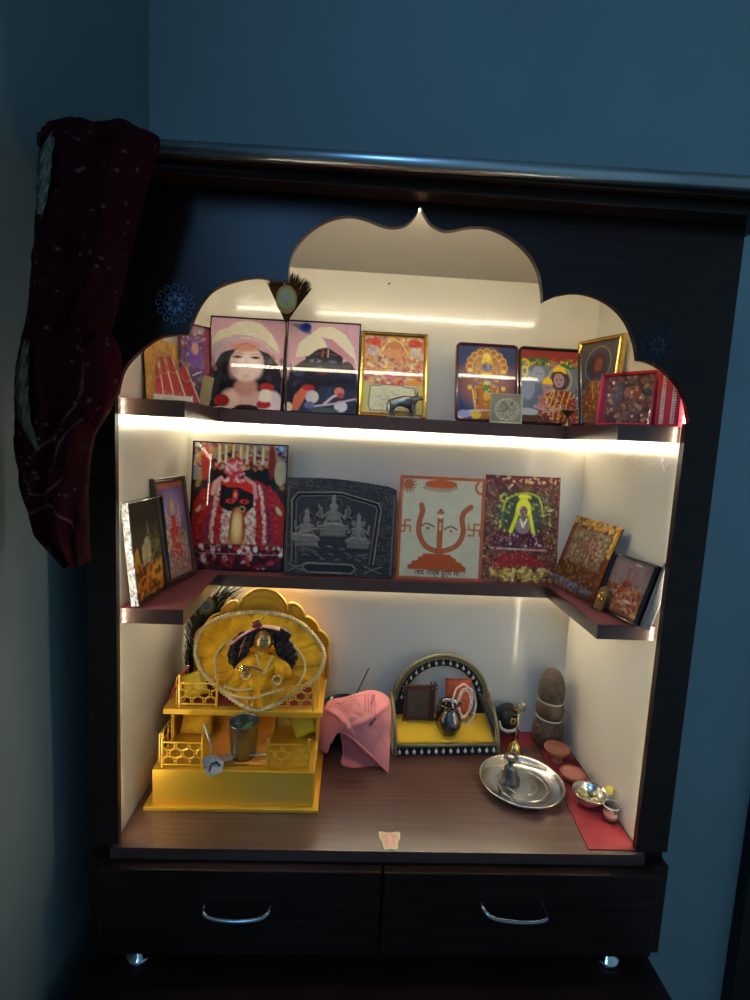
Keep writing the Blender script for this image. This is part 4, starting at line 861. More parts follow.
# scalloped backrest
ol = [(264.6, 588), (281, 592), (288, 603), (297, 606), (303, 616), (313, 620), (318, 628), (327, 635), (328, 643), (328, 690)]
cxb = .183; rr = []
for p in ol:
    q = at(p[0]-(0), p[1], 1, .33); rr.append((q.x-at(264.6, p[1], 1, .33).x, q.z))
def lobes():
    out = []; segs = [(rr[2], rr[0]), (rr[4], rr[2]), (rr[6], rr[4]), (rr[8], rr[6])]
    # lobes as bulging arcs between notch points
    notch = [(.0, .3570), (.055, .327), (.090, .296), (.122, .266), (.146, .232)]
    pts = []
    # central big lobe: half circle
    for k in range(9):
        a = PI/2-k/8*(PI/2+.25); pts.append((.056*math.cos(a), .301+.056*math.sin(a)*1.0))
    for (x0, z0), (x1, z1) in zip(notch[1:], notch[2:]):
        mx, mz = (x0+x1)/2, (z0+z1)/2; L_ = math.hypot(x1-x0, z1-z0)/2; ux, uz = (x1-x0)/2, (z1-z0)/2; nx, nz = -uz, ux
        if nx < 0: nx, nz = -nx, -nz
        for k in range(1, 8):
            a = PI-k/7*PI; pts.append((mx+ux*math.cos(a)*1.0+nx*math.sin(a)*.5, mz+uz*math.cos(a)+nz*math.sin(a)*.5))
    pts.append((.149, .155)); return pts
LB = lobes()
outl = [(cxb-x, z) for x, z in LB[::-1]]+[(cxb+x, z) for x, z in LB[1:]]
outl = [p for i, p in enumerate(outl)]
bo = nb(); prism(bo, outl, .322, .332); bb = tp_('backrest', bo, M_goldpaint)
b = nb(); tube(b, [(x, .320, z) for x, z in outl], .0042, 8); tp_('back_rim', b, M_goldpaint, bb, smooth=True)
b = nb(); tube(b, [(cxb+(x-cxb)*.86, .321, .155+(z-.155)*.92) for x, z in outl], .0022, 6); tp_('inner_bead', b, M_goldpaint, bb, smooth=True)
b = nb(); prism(b, [(cxb+.044*math.cos(a), .300+.040*math.sin(a)) for a in np.linspace(0, 2*PI, 28)[:-1]], .318, .322); tp_('round_panel', b, M_goldpaint, bb)

def pillow(bm, c, a, b_, h, rot=0):
    n = 14; R = Matrix.Rotation(rot, 3, 'Z') if not isinstance(rot, Matrix) else rot
    V = []
    for s in (1, -1):
        g = [[None]*(n+1) for _ in range(n+1)]
        for i in range(n+1):
            for j in range(n+1):
                u, v = -1+2*i/n, -1+2*j/n
                z = s*h*((1-u**4)*(1-v**4))**.5+.0008*math.sin(u*17+v*9)*(1 if abs(u) < 1 and abs(v) < 1 else 0)
                k = 1-.06*(u*u+v*v-u*u*v*v*2)
                g[i][j] = bm.verts.new(Vector(c)+R @ Vector((a*u*k, b_*v*k, z)))
        for i in range(n):
            for j in range(n): bm.faces.new((g[i][j], g[i+1][j], g[i+1][j+1], g[i][j+1]))
    bmesh.ops.remove_doubles(bm, verts=bm.verts, dist=1e-5); return bm
def cushion(lab, c, a, b_, h, R, m, cat='cushion'):
    b = nb(); pillow(b, (0, 0, 0), a, b_, h, R); o = obj('cushion', b, m, None, smooth=True); o.location = c; return tag(o, lab, cat)
RX = lambda d: Matrix.Rotation(math.radians(d), 3, 'X'); RZ = lambda d: Matrix.Rotation(math.radians(d), 3, 'Z'); RY = lambda d: Matrix.Rotation(math.radians(d), 3, 'Y')
cushion('yellow cushion behind the left fence of the lower throne step', (.070, .222, .1035), .033, .028, .012, RX(65), M_yel)
cushion('yellow cushion behind the right fence of the lower throne step', (.288, .222, .1025), .027, .027, .011, RY(-25) @ RX(70), M_lemon)
cushion('yellow satin cushion at the left end of the upper throne step', (.062, .225, .180), .026, .026, .012, RY(-20) @ RX(60), M_lemon)
b = nb(); q = 20
X, Y = np.meshgrid(np.linspace(.118, .228, q), np.linspace(.112, .256, q)); Z = .0775+.003*vnoise(q, q, 4, 4, 8)+.02*np.clip((Y-.225)/.03, 0, 1)
b.free(); o = sheet('throne_cloth', np.stack([X, Y, Z], -1), M_orange, None); tag(o, 'orange cloth spread on the lower throne step under the steel tumbler', 'cloth')
X, Y = np.meshgrid(np.linspace(.05, .305, 40), np.linspace(.186, .312, 20)); Z = .1562+.003*vnoise(20, 40, 4, 9, 8)
o = sheet('seat_cloth', np.stack([X, Y, Z], -1), M_seatred, None); tag(o, 'red and silver cloth covering the upper throne step beneath the doll', 'cloth')

# tumbler, leaf
t = thing('steel_tumbler', 'steel tumbler standing on the lower throne step', 'tumbler', (.181, .142, .0790), (0, 0, 0))
b = nb(); lathe(b, [(.0225, 0), (.0235, .001), (.029, .070), (.0298, .0712), (.0285, .0715), (.0278, .069), (.0222, .003), (0, .0028)], 36); obj('cup', b, mat('brushed_dark_steel', (.27, .28, .27), .3, metal=1, bump=.1, bscale=80), t, smooth=True)
b = nb(); lathe(b, [(.0265, .052), (0, .0525)], 28); obj('water', b, mat('dark_water', S(40, 44, 34), .05, coat=1), t)
b = nb(); pts = [(-.016, 0), (-.008, .007), (.004, .008), (.016, .001), (.006, -.006), (-.008, -.006)]; prism(b, pts, 0, .0006, 'z')
o = obj('basil_leaf', b, mat('green_leaf', S(70, 110, 40), .5), None); o.location = (.188, .140, .138); o.rotation_euler = (.2, -.5, .5); tag(o, 'small green leaf inside the steel tumbler', 'leaf')
# spoons
def spoon(label, loc, rot, L_, bowl, m):
    t = thing('spoon', label, 'spoon', loc, rot)
    b = nb(); tube(b, [(0, 0, 0), (L_*.5, 0, .001), (L_, 0, 0)], [.0022, .0018, .0032], 8, flat=.6); obj('handle', b, m, t, smooth=True)
    b = nb(); prof_ = [(1e-4, -.006), (bowl*.6, -.0045), (bowl, 0), (bowl*.95, .0004), (bowl*.55, -.0035), (1e-4, -.005)]; lathe(b, prof_, 20)
    b.transform(Matrix.Translation((-bowl*1.1, 0, .001)) @ Matrix.Diagonal((1.4, 1, 1, 1))); obj('bowl', b, m, t, smooth=True); return t
M_dull = mat('dull_silver', (.6, .58, .55), .35, metal=.8)
spoon('small steel spoon lying flat before the tumbler', (.165, .122, .0875), (0, -.05, .12), .062, .011, M_dull)
t = spoon('long steel spoon propped upright against the left lower fence', (.133, .108, .096), (0, -1.16, PI-.5), .062, .009, M_dull)
t = thing('steel_clasp', 'folded hexagonal steel clasp beside the left lower fence', 'clasp', (.142, .100, .083), (.9, .2, .5)); t.scale = (.95, .95, .95); t.location = (.137, .096, .084); t.rotation_euler = (.7, -.15, .6)
b = nb(); hx = [(.020*math.cos(a), .016*math.sin(a)) for a in np.linspace(0, 2*PI, 7)[:-1]]; prism(b, hx, -.0012, 0, 'z'); obj('hexagon_plate', b, M_dull, t)
b = nb(); tube(b, [(-.012, -.004, .002), (-.004, .006, .005), (.006, .006, .005), (.010, -.003, .002)], .002, 6); obj('catch', b, mat('dark_steel', (.06, .06, .06), .3, metal=1), t)
b = nb(); prism(b, [(x*.7-.006, y*.7+.014) for x, y in hx], .003, .0045, 'z'); obj('folded_plate', b, M_steel, t)

# ------------------------------------------------------------------ deity doll
M_face = mat('aged_brass_skin', (.50, .32, .11), .3, metal=.9); M_hair = mat('black_hair', S(16, 12, 14), .5, bump=1, bscale=300)
M_lace = mat('silver_lace', S(226, 200, 140), .5, metal=.2, bump=.6, bscale=300)
dl = thing('deity_doll', 'small brass-faced deity doll in a wide yellow dress with black curls', 'doll', (.192, .24, .157))
oul = [(196, 655), (198, 638), (208, 624), (225, 616), (245, 612), (265, 612), (285, 615.5), (303, 625), (317, 639), (324, 653), (322, 666), (314, 679), (297, 690), (277, 703), (263, 709), (254, 709), (242, 704), (226, 693), (213, 682), (202, 670)]
def yof(pv): return .176+(709-min(pv, 709))/97*.122
cpt = at(262, 655, 1, .236); NS = 160
ring = spline([tuple(p) for p in oul]+[oul[0]], set(), NS//len(oul))[:-1]
W3 = [at(px, py, 1, yof(py)) for px, py in ring]; NR = 26
P = np.zeros((NR, len(W3)+1, 3))
for i in range(NR):
    r = i/(NR-1)
    for j in range(len(W3)+1):
        wv = W3[j % len(W3)]; th_ = j/len(W3)
        p = cpt.lerp(wv, r); fold = math.sin(th_*2*PI*34)*.0030*r**1.5+math.sin(th_*2*PI*13+1+3*r)*.006*r+math.sin(th_*2*PI*5+2)*.006*r*(1-r)*3
        P[i, j] = (p.x, p.y-.016*math.sin(PI*min(r*1.1, 1))+fold, p.z+fold*.3)
P[..., 2] = np.where(P[..., 1] > .176, np.maximum(P[..., 2], .158), P[..., 2])
sheet('dress', P, M_yel, dl, world=True)
def ruffle(bm, pts, r, amp, n, closed=False):
    pts = [Vector(p) for p in pts]; tube(bm, pts, [r*(1+.35*math.sin(i*2.1)) for i in range(len(pts))], 8, closed=closed)
b = nb(); W4 = [Vector((p.x, p.y-.003, max(p.z, .160 if p.y > .180 else .150))) for p in W3]
dense = []
for i in range(len(W4)): dense += [W4[i], W4[i].lerp(W4[(i+1) % len(W4)], .5)]
ruffle(b, dense, .0048, 0, 0, True); obj('lace_trim', b, M_lace, dl, smooth=True, world=True)
for seg in ([(232, 640), (220, 648), (215, 660), (216, 676), (220, 690)], [(291, 643), (301, 655), (305, 668), (300, 682), (293, 690)], [(224, 686), (240, 690), (258, 686), (270, 676)], [(214, 684), (230, 694), (252, 698), (272, 692), (286, 688)]):
    pp = [at(x, y, 1, yof(y)-.022) for x, y in spline(seg, set(), 10)]; b = nb(); ruffle(b, pp, .0025, 0, 0); obj('lace_band', b, M_lace, dl, smooth=True, world=True)
# body under the dress: one continuous figure with arms
def A_(x, y, d): return tuple(at(x, y, 1, d)-dl.location)
hc = at(263.5, 641, 1, .205)-dl.location
J = [(A_(262, 690, .198), .038), (A_(262, 675, .203), .027), (A_(262, 662, .206), .018), (A_(263, 655, .207), .007), (tuple(hc-Vector((0, 0, .012))), .0075),
     (A_(251, 662, .202), .016), (A_(241, 670, .195), .021), (A_(245, 676, .182), .014), (A_(276, 663, .202), .016), (A_(286, 671, .195), .023), (A_(279, 679, .183), .014)]
skin('body', J, [(0, 1), (1, 2), (2, 3), (3, 4), (2, 5), (5, 6), (6, 7), (2, 8), (8, 9), (9, 10)], mat('amber_velvet', S(244, 166, 10), .85, bump=1.5, bscale=90, var=.3, vscale=70), dl, sub=2)
b = nb(); ball(b, hc, .0190, .017, .0225, 20); ball(b, hc+Vector((0, -.0155, -.003)), .0026, .0035, .0035, 8); ball(b, hc+Vector((-.006, -.0125, -.0055)), .005, .004, .005, 10); ball(b, hc+Vector((.006, -.0125, -.0055)), .005, .004, .005, 10); ball(b, hc+Vector((0, -.012, -.014)), .005, .004, .004, 10)
hd = obj('head', b, M_face, dl, smooth=True)
M_eye = mat('white_enamel', S(226, 220, 206), .3); M_pup = mat('black_enamel', S(10, 8, 10), .2); M_lip = mat('red_enamel', S(120, 34, 26), .3)
for s in (-1, 1):
    b = nb(); ball(b, hc+Vector((s*.0068, -.0145, .0025)), .0034, .0012, .0013, 10); e = obj('eye', b, M_eye, hd, smooth=True); 
    b = nb(); ball(b, hc+Vector((s*.0068, -.0156, .0025)), .0014, .0008, .0012, 8); obj('pupil', b, M_pup, hd, smooth=True)
    b = nb(); tube(b, [hc+Vector((s*.003, -.0158, .0068)), hc+Vector((s*.007, -.0155, .0082)), hc+Vector((s*.012, -.0125, .0065))], .0007, 5); obj('eyebrow', b, M_pup, hd)
    b = nb(); ball(b, hc+Vector((s*.0178, -.001, -.004)), .0024, .003, .005, 8); obj('earring', b, M_brass, dl)
b = nb(); ball(b, hc+Vector((0, -.0155, -.0098)), .0045, .0012, .0014, 10); obj('mouth', b, M_lip, hd, smooth=True)
b = nb(); ball(b, hc+Vector((0, -.0165, .010)), .0012, .0008, .005, 8); obj('forehead_mark', b, M_lip, hd)
b = nb(); rg = random.Random(3)
for (x, y) in ((243, 636), (238, 641), (235, 647), (233, 653), (234, 659), (238, 663), (243, 659), (245, 650), (249, 643), (252, 636), (258, 632), (266, 631), (273, 633), (278, 636), (284, 640), (288, 645), (291, 651), (293, 657), (291, 663), (286, 664), (283, 657), (281, 650), (279, 643), (281, 632), (286, 635), (240, 653), (287, 654)):
    c = at(x, y, 1, .212+rg.uniform(-.004, .004))-dl.location; ball(b, c, .0105*rg.uniform(.8, 1.1), .009, .0105, 10)
    tube(b, [c+Vector((.0095*math.cos(a), -.0055-.002*math.sin(2*a), .0095*math.sin(a))) for a in np.linspace(0, 5.2, 9)], .0016, 5)
obj('hair', b, M_hair, dl, smooth=True)
# neck bands, hands, flute and flowers
b = nb(); tube(b, [A_(256, 654, .186), A_(260, 668, .182), A_(263, 674, .180)], .0022, 6); tube(b, [A_(273, 656, .186), A_(267, 668, .182), A_(263, 674, .180)], .0022, 6); obj('neck_trim', b, M_lace, dl)
for x, y in ((246, 673), (277, 678)):
    b = nb(); c = Vector(A_(x, y, .166)); ball(b, c, .0065, .004, .005, 12)
    for k in range(4): tube(b, [c+Vector((-.004+.0026*k, -.002, .002)), c+Vector((-.004+.0026*k, -.0055, .0055+.0012*(k % 3))), c+Vector((-.004+.0026*k, -.0065, .002))], [.0013, .0012, .0009], 6)
    tube(b, [c+Vector((.005, 0, 0)), c+Vector((.0075, -.003, .003))], [.0013, .001], 6); obj('hand', b, M_face, dl, smooth=True)
for x, y in ((246, 675), (277, 680)):
    b = nb(); c = Vector(A_(x, y, .172)); ruffle(b, [c+Vector((.0085*math.cos(a), .0, .0085*math.sin(a))) for a in np.linspace(0, 2*PI, 20)[:-1]], .0022, 0, 0, True); obj('lace_cuff', b, M_lace, dl, smooth=True)
b = nb(); tube(b, [A_(237, 668, .170), A_(252, 667, .168), A_(262, 671, .170)], .0018, 8); obj('flute', b, mat('purple_foil', S(110, 90, 130), .3, metal=.6), dl)
b = nb(); c = Vector(A_(243, 668, .166))
for k in range(7): a = k*2*PI/7; ball(b, c+Vector((.005*math.cos(a), 0, .005*math.sin(a))), .003, .002, .003, 8)
ball(b, c+Vector((0, -.002, 0)), .003, .003, .003, 8); obj('gold_blossom', b, M_brass, dl)
M_ribbon = mat('pink_ribbon', S(226, 120, 140), .4, sheen=.4)
def ribbon(pts, w, m, nm):
    b = nb(); pts = [Vector(p) for p in pts]; tube(b, pts, w, 8, flat=.22); return obj(nm, b, m, dl, smooth=True)
ribbon([A_(232, 643, .190), A_(241, 636, .186), A_(250, 631, .188), A_(257, 628, .194)], [.010, .010, .009, .006], M_ribbon, 'ribbon')
ribbon([A_(239, 656, .186), A_(242, 645, .185), A_(246, 637, .188)], [.0035, .004, .004], M_ribbon, 'ribbon_tail')
ribbon([A_(262, 626, .190), A_(272, 627, .188), A_(280, 629, .19)], [.006, .009, .009], mat('peach_ribbon', S(226, 160, 120), .4), 'ribbon')
b = nb(); c = Vector(A_(257, 624, .192)); rg = random.Random(2)
for k in range(14): a = k*2.4; r = .0022*math.sqrt(k); ball(b, c+Vector((r*math.cos(a), -.004+r*.3, r*math.sin(a))), .0032, .0026, .0028, 8)
obj('crimson_flower', b, mat('crimson_petal', S(150, 20, 60), .6), dl, smooth=True)
ribbon([A_(259, 623, .190), A_(264, 617, .188), A_(268, 612, .19)], [.004, .008, .002], mat('lime_petal', S(200, 220, 40), .5), 'lime_petal')
ribbon([A_(247, 627, .19), A_(252, 625, .189), A_(256, 622, .191)], [.002, .006, .002], mat('amber_petal', S(206, 160, 40), .5), 'amber_petal')
# thin red gold stick at the far left of the seat
t = thing('red_stick', 'short red and gold stick leaning at the left of the doll', 'stick', (.03, .2, .157)); b = nb(); tube(b, [(.022, .19, .165), (.034, .215, .20), (.046, .23, .212)], .0022, 6); obj('stick', b, mat('red_lacquer', S(180, 50, 30), .3), t, world=True); b = nb(); ball(b, (.046, .23, .214), .004, seg=8); obj('knob', b, M_brass, t, world=True)

# ------------------------------------------------------------------ pink cloth bag over a dark bowl, incense stick
def curve3(pts, n, cyc=None):
    q = spline([p for p in pts], set(), 12); q = np.array(q); s = np.concatenate([[0], np.cumsum(np.linalg.norm(np.diff(q, axis=0), axis=1))]); u = np.linspace(0, s[-1], n)
    return np.stack([np.interp(u, s, q[:, k]) for k in range(3)], -1)
NX, NY = 110, 90
def P3(l): return [tuple(at(x, y, 1, d)) for x, y, d in l]
top = curve3(P3([(322, 712, .285), (329, 701, .292), (345, 697, .295), (368, 690.5, .30), (380, 692, .297), (389, 699, .287), (391, 712, .275)]), NX)
hem = curve3(P3([(318, 748, .262), (327, 753, .252), (331, 742, .247), (338, 733, .244), (350, 738, .240), (364, 750, .232), (378, 763, .224), (388.5, 773, .218)]), NX)
mid = curve3(P3([(316, 728, .262), (325, 722, .256), (338, 716, .252), (352, 712, .248), (366, 716, .244), (380, 724, .240), (390, 740, .245)]), NX)
t_ = np.linspace(0, 1, NY)[:, None, None]
P = (1-t_)**2*top[None]+2*t_*(1-t_)*(2*mid[None]-.5*(top+hem)[None])+t_**2*hem[None]
U_, V_ = np.meshgrid(np.linspace(0, 1, NX), np.linspace(0, 1, NY))
P[..., 1] += -.006*np.sin(PI*V_)*np.sin(U_*9+V_*5)+.006*(vnoise(NY, NX, 5, 5, 3)-.5)*np.sin(PI*V_)
for (u0, sl, am) in ((.30, .5, .012), (.62, -.55, .010), (.85, -.2, .006)):
    dd = (U_-u0-sl*(V_-.5)); P[..., 1] += -am*np.exp(-(dd/.035)**2)*np.sin(PI*np.clip(V_*1.05, 0, 1))
P[..., 1] = np.minimum(P[..., 1], .375)
pb = Paint(NX, NY, (232, 140, 138), 1); pb.mott(.05, 8, 2)
for k in range(6): pb.line([(.40+.025*k, .10), (.42+.025*k, .13)], .010, (150, 60, 76), .8); pb.line([(.44+.012*k, .20+.03*k), (.47+.012*k, .21+.03*k)], .008, (150, 60, 76), .7)
for k in range(4): pb.line([(.56+.035*k, .08), (.58+.035*k, .40)], .009, (160, 64, 80), .8)
pb.line([(.66, .10), (.64, .26)], .022, (140, 50, 66), .8); pb.line([(.70, .46), (.66, .60)], .03, (96, 40, 60)); pb.line([(.25, .14), (.30, .22), (.34, .14)], .014, (110, 30, 40), .8); pb.ring(.16, .2, .03, .04, .01, (180, 60, 70), .7)
M_pink = mat('pink_cotton', (1, 1, 1), .8, attr=True, sheen=.3, bump=.25, bscale=500)
bag = thing('cloth_bag', 'pink printed cloth bag slumped beside the gold throne', 'bag', (.40, .25, 0))
sheet('cloth', P, M_pink, bag, world=True, thick=.0012, cols=pb.a)
inl = curve3(P3([(341, 736, .246), (343, 752, .236), (341, 764, .232), (352, 768, .228), (370, 773, .221), (388.5, 774, .217)]), 40)
inr = curve3(P3([(341, 735, .25), (352, 739, .252), (364, 750, .248), (372, 757, .24), (380, 765, .23), (388.5, 773, .219)]), 40)
t2 = np.linspace(0, 1, 16)[:, None, None]; Q = inl[None]*(1-t2)+inr[None]*t2; Q[..., 1] += .012*np.sin(PI*t2[..., 0])
sheet('inner_flap', Q, mat('dusky_pink_cotton', S(208, 112, 110), .85, bump=.3, bscale=300), bag, world=True, thick=.001)
for seg, w_ in (([(331, 743, .243), (338, 732, .240), (350, 737, .236), (364, 749, .228), (378, 762, .220), (389, 773, .216)], .0022),):
    b = nb(); tube(b, [tuple(p) for p in curve3(P3(seg), 30)], w_, 6); obj('hem', b, mat('pink_hem', S(226, 134, 134), .8), bag, smooth=True, world=True)
bw = thing('black_bowl', 'black bowl mostly hidden beneath the pink cloth bag', 'bowl', (.375, .328, 0))
b = nb(); lathe(b, [(.03, 0), (.048, .03), (.053, .085), (.055, .088), (.052, .088), (.046, .032), (0, .01)], 32); obj('bowl_shell', b, mat('black_enamelware', S(18, 16, 18), .2, coat=.5), bw, smooth=True)
t = thing('incense_stick', 'thin brown incense stick rising behind the pink cloth bag', 'stick', tuple(at(356, 692, 1, .32)))
b = nb(); tube(b, [at(352, 703, 1, .318), at(369, 668, 1, .345)], .0016, 6); obj('stick', b, mat('incense', S(84, 56, 50), .8), t, world=True)

# ------------------------------------------------------------------ small velvet throne with pearls
M_velvet = mat('black_velvet', S(26, 18, 16), .9, sheen=.4); M_braid = mat('gold_braid', S(138, 126, 92), .5, metal=.25, bump=1, bscale=300); M_pearl = mat('pearl', S(220, 216, 208), .18, coat=.6)
M_seat = mat('yellow_felt', S(232, 184, 8), .9, sheen=.5, bump=.7, bscale=500)
st = thing('velvet_throne', 'small arched throne of black velvet with pearls and a yellow seat', 'throne', (.609, .280, 0), (0, 0, .075))
HW = .119
obj('base', box(nb(), -HW, HW, .002, .088, 0, .024, .002), M_velvet, st)
X, Y = np.meshgrid(np.linspace(-HW+.006, HW-.006, 30), np.linspace(.004, .084, 14)); Z = .0262+.028*np.clip(Y/.08, 0, 1)**1.0+.0015*vnoise(14, 30, 4, 8, 5)
sheet('seat', np.stack([X, Y, Z], -1), M_seat, st, thick=.002)
for s in (-1, 1):
    b = nb(); prism(b, [(.002, .0), (.0, .03), (.012, .058), (.04, .084), (.086, .104), (.088, .0)], s*HW-.003, s*HW+.003, 'x'); o = obj('arm_side', b, M_seat, st)
    b = nb(); tube(b, [(s*HW, -.001, .004), (s*HW, -.001, .03), (s*HW, .012, .059), (s*HW, .04, .086), (s*HW, .086, .106)], .0042, 8); obj('arm_braid', b, M_braid, st, smooth=True)
b = nb(); RO, RI, CZ2 = .114, .088, .088
pl = [(RO*math.cos(a), CZ2+RO*math.sin(a)) for a in np.linspace(0, PI, 37)]+[(-RO, .02), (-RI, .02)]+[(RI*math.cos(a), CZ2+RI*math.sin(a)) for a in np.linspace(PI, 0, 37)]+[(RI, .02), (RO, .02)]
prism(b, pl, .080, .088); ar = obj('arch', b, M_velvet, st)
b = nb(); tube(b, [(RO, .082, .02)]+[(RO*math.cos(a), .080, CZ2+RO*math.sin(a)) for a in np.linspace(0, PI, 40)]+[(-RO, .082, .02)], .0045, 8); obj('arch_braid', b, M_braid, ar, smooth=True)
b = nb(); tube(b, [((RO-.007)*math.cos(a), .0785, CZ2+(RO-.007)*math.sin(a)) for a in np.linspace(.05, PI-.05, 40)], .0022, 6); obj('inner_braid', b, M_braid, ar, smooth=True)
def pearl(x, y, z, par, s=1.0):
    b = nb(); ball(b, (x, y, z), .0034*s, .0034*s, .0042*s, 10); tube(b, [(x, y, z+.003), (x, y, z+.0085)], .0008, 5); return obj('pearl', b, M_pearl, par, smooth=True)
for a in np.linspace(.12, PI-.12, 17): pearl((RI+.008)*math.cos(a), .0775, CZ2+(RI+.008)*math.sin(a), ar)
b = nb(); tube(b, [(-HW, -.001, .0265), (0, -.002, .0262), (HW, -.001, .0265)], .0036, 8); fb = obj('front_braid', b, M_braid, st, smooth=True)
for k in range(14): pearl(-HW+.010+k*(2*HW-.02)/13, -.003, .0115, fb, 1.15)
for k in range(6): pearl(-HW-.004, .01+k*.013, .014, fb, .9)
for k in range(26):
    a = PI-.02-k*.028; pass
b = nb()
for k in range(34):
    a = PI+.55-k*.033; x, z = (RO+.005)*math.cos(a), CZ2+(RO+.005)*math.sin(a)
    if z > .03: ball(b, (x, .081, z), .0022, seg=6)
o = obj('bead_edging', b, M_brass, ar); o['kind'] = 'stuff'
b = nb(); tube(b, [(.092, .070, .108), (.100, .055, .098), (.107, .035, .080), (.111, .018, .056), (.113, .006, .036)], [.006, .011, .010, .006, .001], 8, flat=.5); obj('dark_arm_flap', b, M_velvet, st)
# things on the velvet throne
def onst(x, y): v = st.matrix_basis @ Vector((x, y, 0)); z = .0290+.028*max(0, min(1, y/.08)); return (v.x, v.y, z)
t = thing('stick_framed_picture', 'small dark picture in a frame of crossed brown sticks on the velvet throne', 'picture', onst(-.055, .062), (-.1, 0, .10))
obj('panel', box(nb(), -.034, .034, -.002, .002, .004, .083), mat('olive_brown_print', S(84, 66, 48), .4, var=.3, vscale=50, coat=.5), t)
M_stick = mat('maroon_stick', S(86, 38, 32), .5)
for p, q in (((-.037, -.004, 0), (-.036, -.004, .092)), ((-.031, -.0045, 0), (-.030, -.0045, .090)), ((.034, -.004, 0), (.035, -.004, .092)), ((.026, -.0045, .0), (.027, -.0045, .092)), ((-.042, -.005, .082), (.042, -.005, .084)), ((-.042, -.005, .074), (.042, -.005, .076)), ((-.040, -.005, .006), (.040, -.005, .004))):
    b = nb(); tube(b, [p, q], .0021, 6); obj('stick', b, M_stick, t)
b = nb(); tube(b, [(.002, -.003, .055), (-.003, -.0032, .062), (.003, -.0034, .066), (.006, -.003, .058)], .0012, 5); obj('gold_emblem', b, M_brass, t)
t = thing('orange_pouch', 'orange woven pouch standing in the right of the velvet throne', 'pouch', onst(.040, .066), (-.12, 0, .06))
b = nb(); pillow(b, (0, 0, .050), .033, .046, .010, RX(90)); obj('pouch_body', b, mat('orange_weave', S(196, 90, 54), .8, bump=1, bscale=260, var=.3, vscale=160), t, smooth=True)
t2_ = thing('bead_garland', 'pale pink bead garland looped over the orange pouch', 'garland', onst(.040, .036))
b = nb()
for (cx, cz, rx, rz, n) in ((-.002, .072, .022, .040, 46), (.004, .066, .013, .032, 36), (.008, .060, .022, .044, 50)):
    for k in range(n):
        a = 2*PI*k/n; ball(b, (cx+rx*math.cos(a), -.006-.002*math.sin(k), cz+rz*math.sin(a)), .0026, seg=6)
o = obj('beads', b, mat('pale_pink_bead', S(232, 206, 190), .4), t2_); o['kind'] = 'stuff'
t = thing('figurine', 'tiny dark metal figurine between the stick frame and the orange pouch', 'figurine', onst(-.006, .066))
skin('figure', [((0, 0, .010), .009), ((0, 0, .024), .007), ((0, 0, .032), .004), ((0, 0, .038), .006), ((-.009, -.004, .022), .003), ((-.006, -.008, .012), .003), ((.009, -.004, .022), .003), ((.006, -.008, .012), .003)], [(0, 1), (1, 2), (2, 3), (1, 4), (4, 5), (1, 6), (6, 7)], mat('dark_bronze', (.18, .14, .10), .35, metal=.9), t, sub=1)
lc = onst(.008, .028)
t = thing('water_pot', 'round-bellied dark steel pot at the centre of the velvet throne', 'pot', lc)
b = nb(); lathe(b, [(.014, 0), (.020, .003), (.0285, .018), (.030, .030), (.026, .044), (.0185, .056), (.0165, .062), (.020, .069), (.0265, .0725), (.0255, .0735), (.019, .070), (.0155, .062), (.018, .055), (.024, .042), (.0275, .029), (.018, .006), (0, .004)], 40)
obj('pot_body', b, mat('dark_steel_pot', (.22, .20, .19), .24, metal=1, bump=.08, bscale=60), t, smooth=True)

# ------------------------------------------------------------------ right corner group
b = nb(); prism(b, [(.815, .010), (.904, .010), (.904, .380), (.735, .380), (.735, .322), (.838, .322)], .0002, .0016, 'z'); tag(obj('red_mat', b, M_mat), 'red felt mat running along the right side of the cabinet floor', 'mat')
M0 = .0018
t = thing('idol', 'tiny black idol with white collar and gold flower near the back wall', 'idol', (.768, .356, M0), (0, 0, .1))
b = nb(); box(b, -.028, .028, -.012, .014, .016, .024, .002)
obj('seat', b, mat('maroon_velvet', S(96, 24, 40), .8), t)
for x in (-.022, .022):
    for y in (-.008, .010): b = nb(); box(b, x-.003, x+.003, y-.003, y+.003, 0, .016); obj('leg', b, M_brownf, t)
M_blk = mat('black_stone', S(16, 17, 16), .5, bump=.3)
b = nb(); ball(b, (0, -.002, .046), .023, .015, .024, 20); obj('head', b, M_blk, t, smooth=True)
b = nb(); ball(b, (-.006, .006, .056), .034, .010, .028, 18, rot=(0, -.5, 0)); obj('veil', b, M_blk, t, smooth=True)
b = nb(); tube(b, [(-.026, -.012, .050), (-.022, -.017, .034), (-.008, -.019, .027), (.010, -.019, .028), (.023, -.015, .038)], [.002, .0035, .004, .0035, .002], 8); obj('collar', b, mat('white_cotton', S(205, 198, 190), .9, bump=1, bscale=300), t, smooth=True)
b = nb()
for k in range(6): a = k*PI/3; ball(b, (.006+.006*math.cos(a), -.019, .052+.006*math.sin(a)), .0032, .0015, .0032, 8)
obj('gold_flower', b, M_brass, t)
b = nb(); tube(b, [(-.004, -.016, .062), (.004, -.018, .068), (.014, -.016, .064)], .003, 6); obj('head_band', b, mat('dark_green_band', S(40, 56, 44), .6), t)

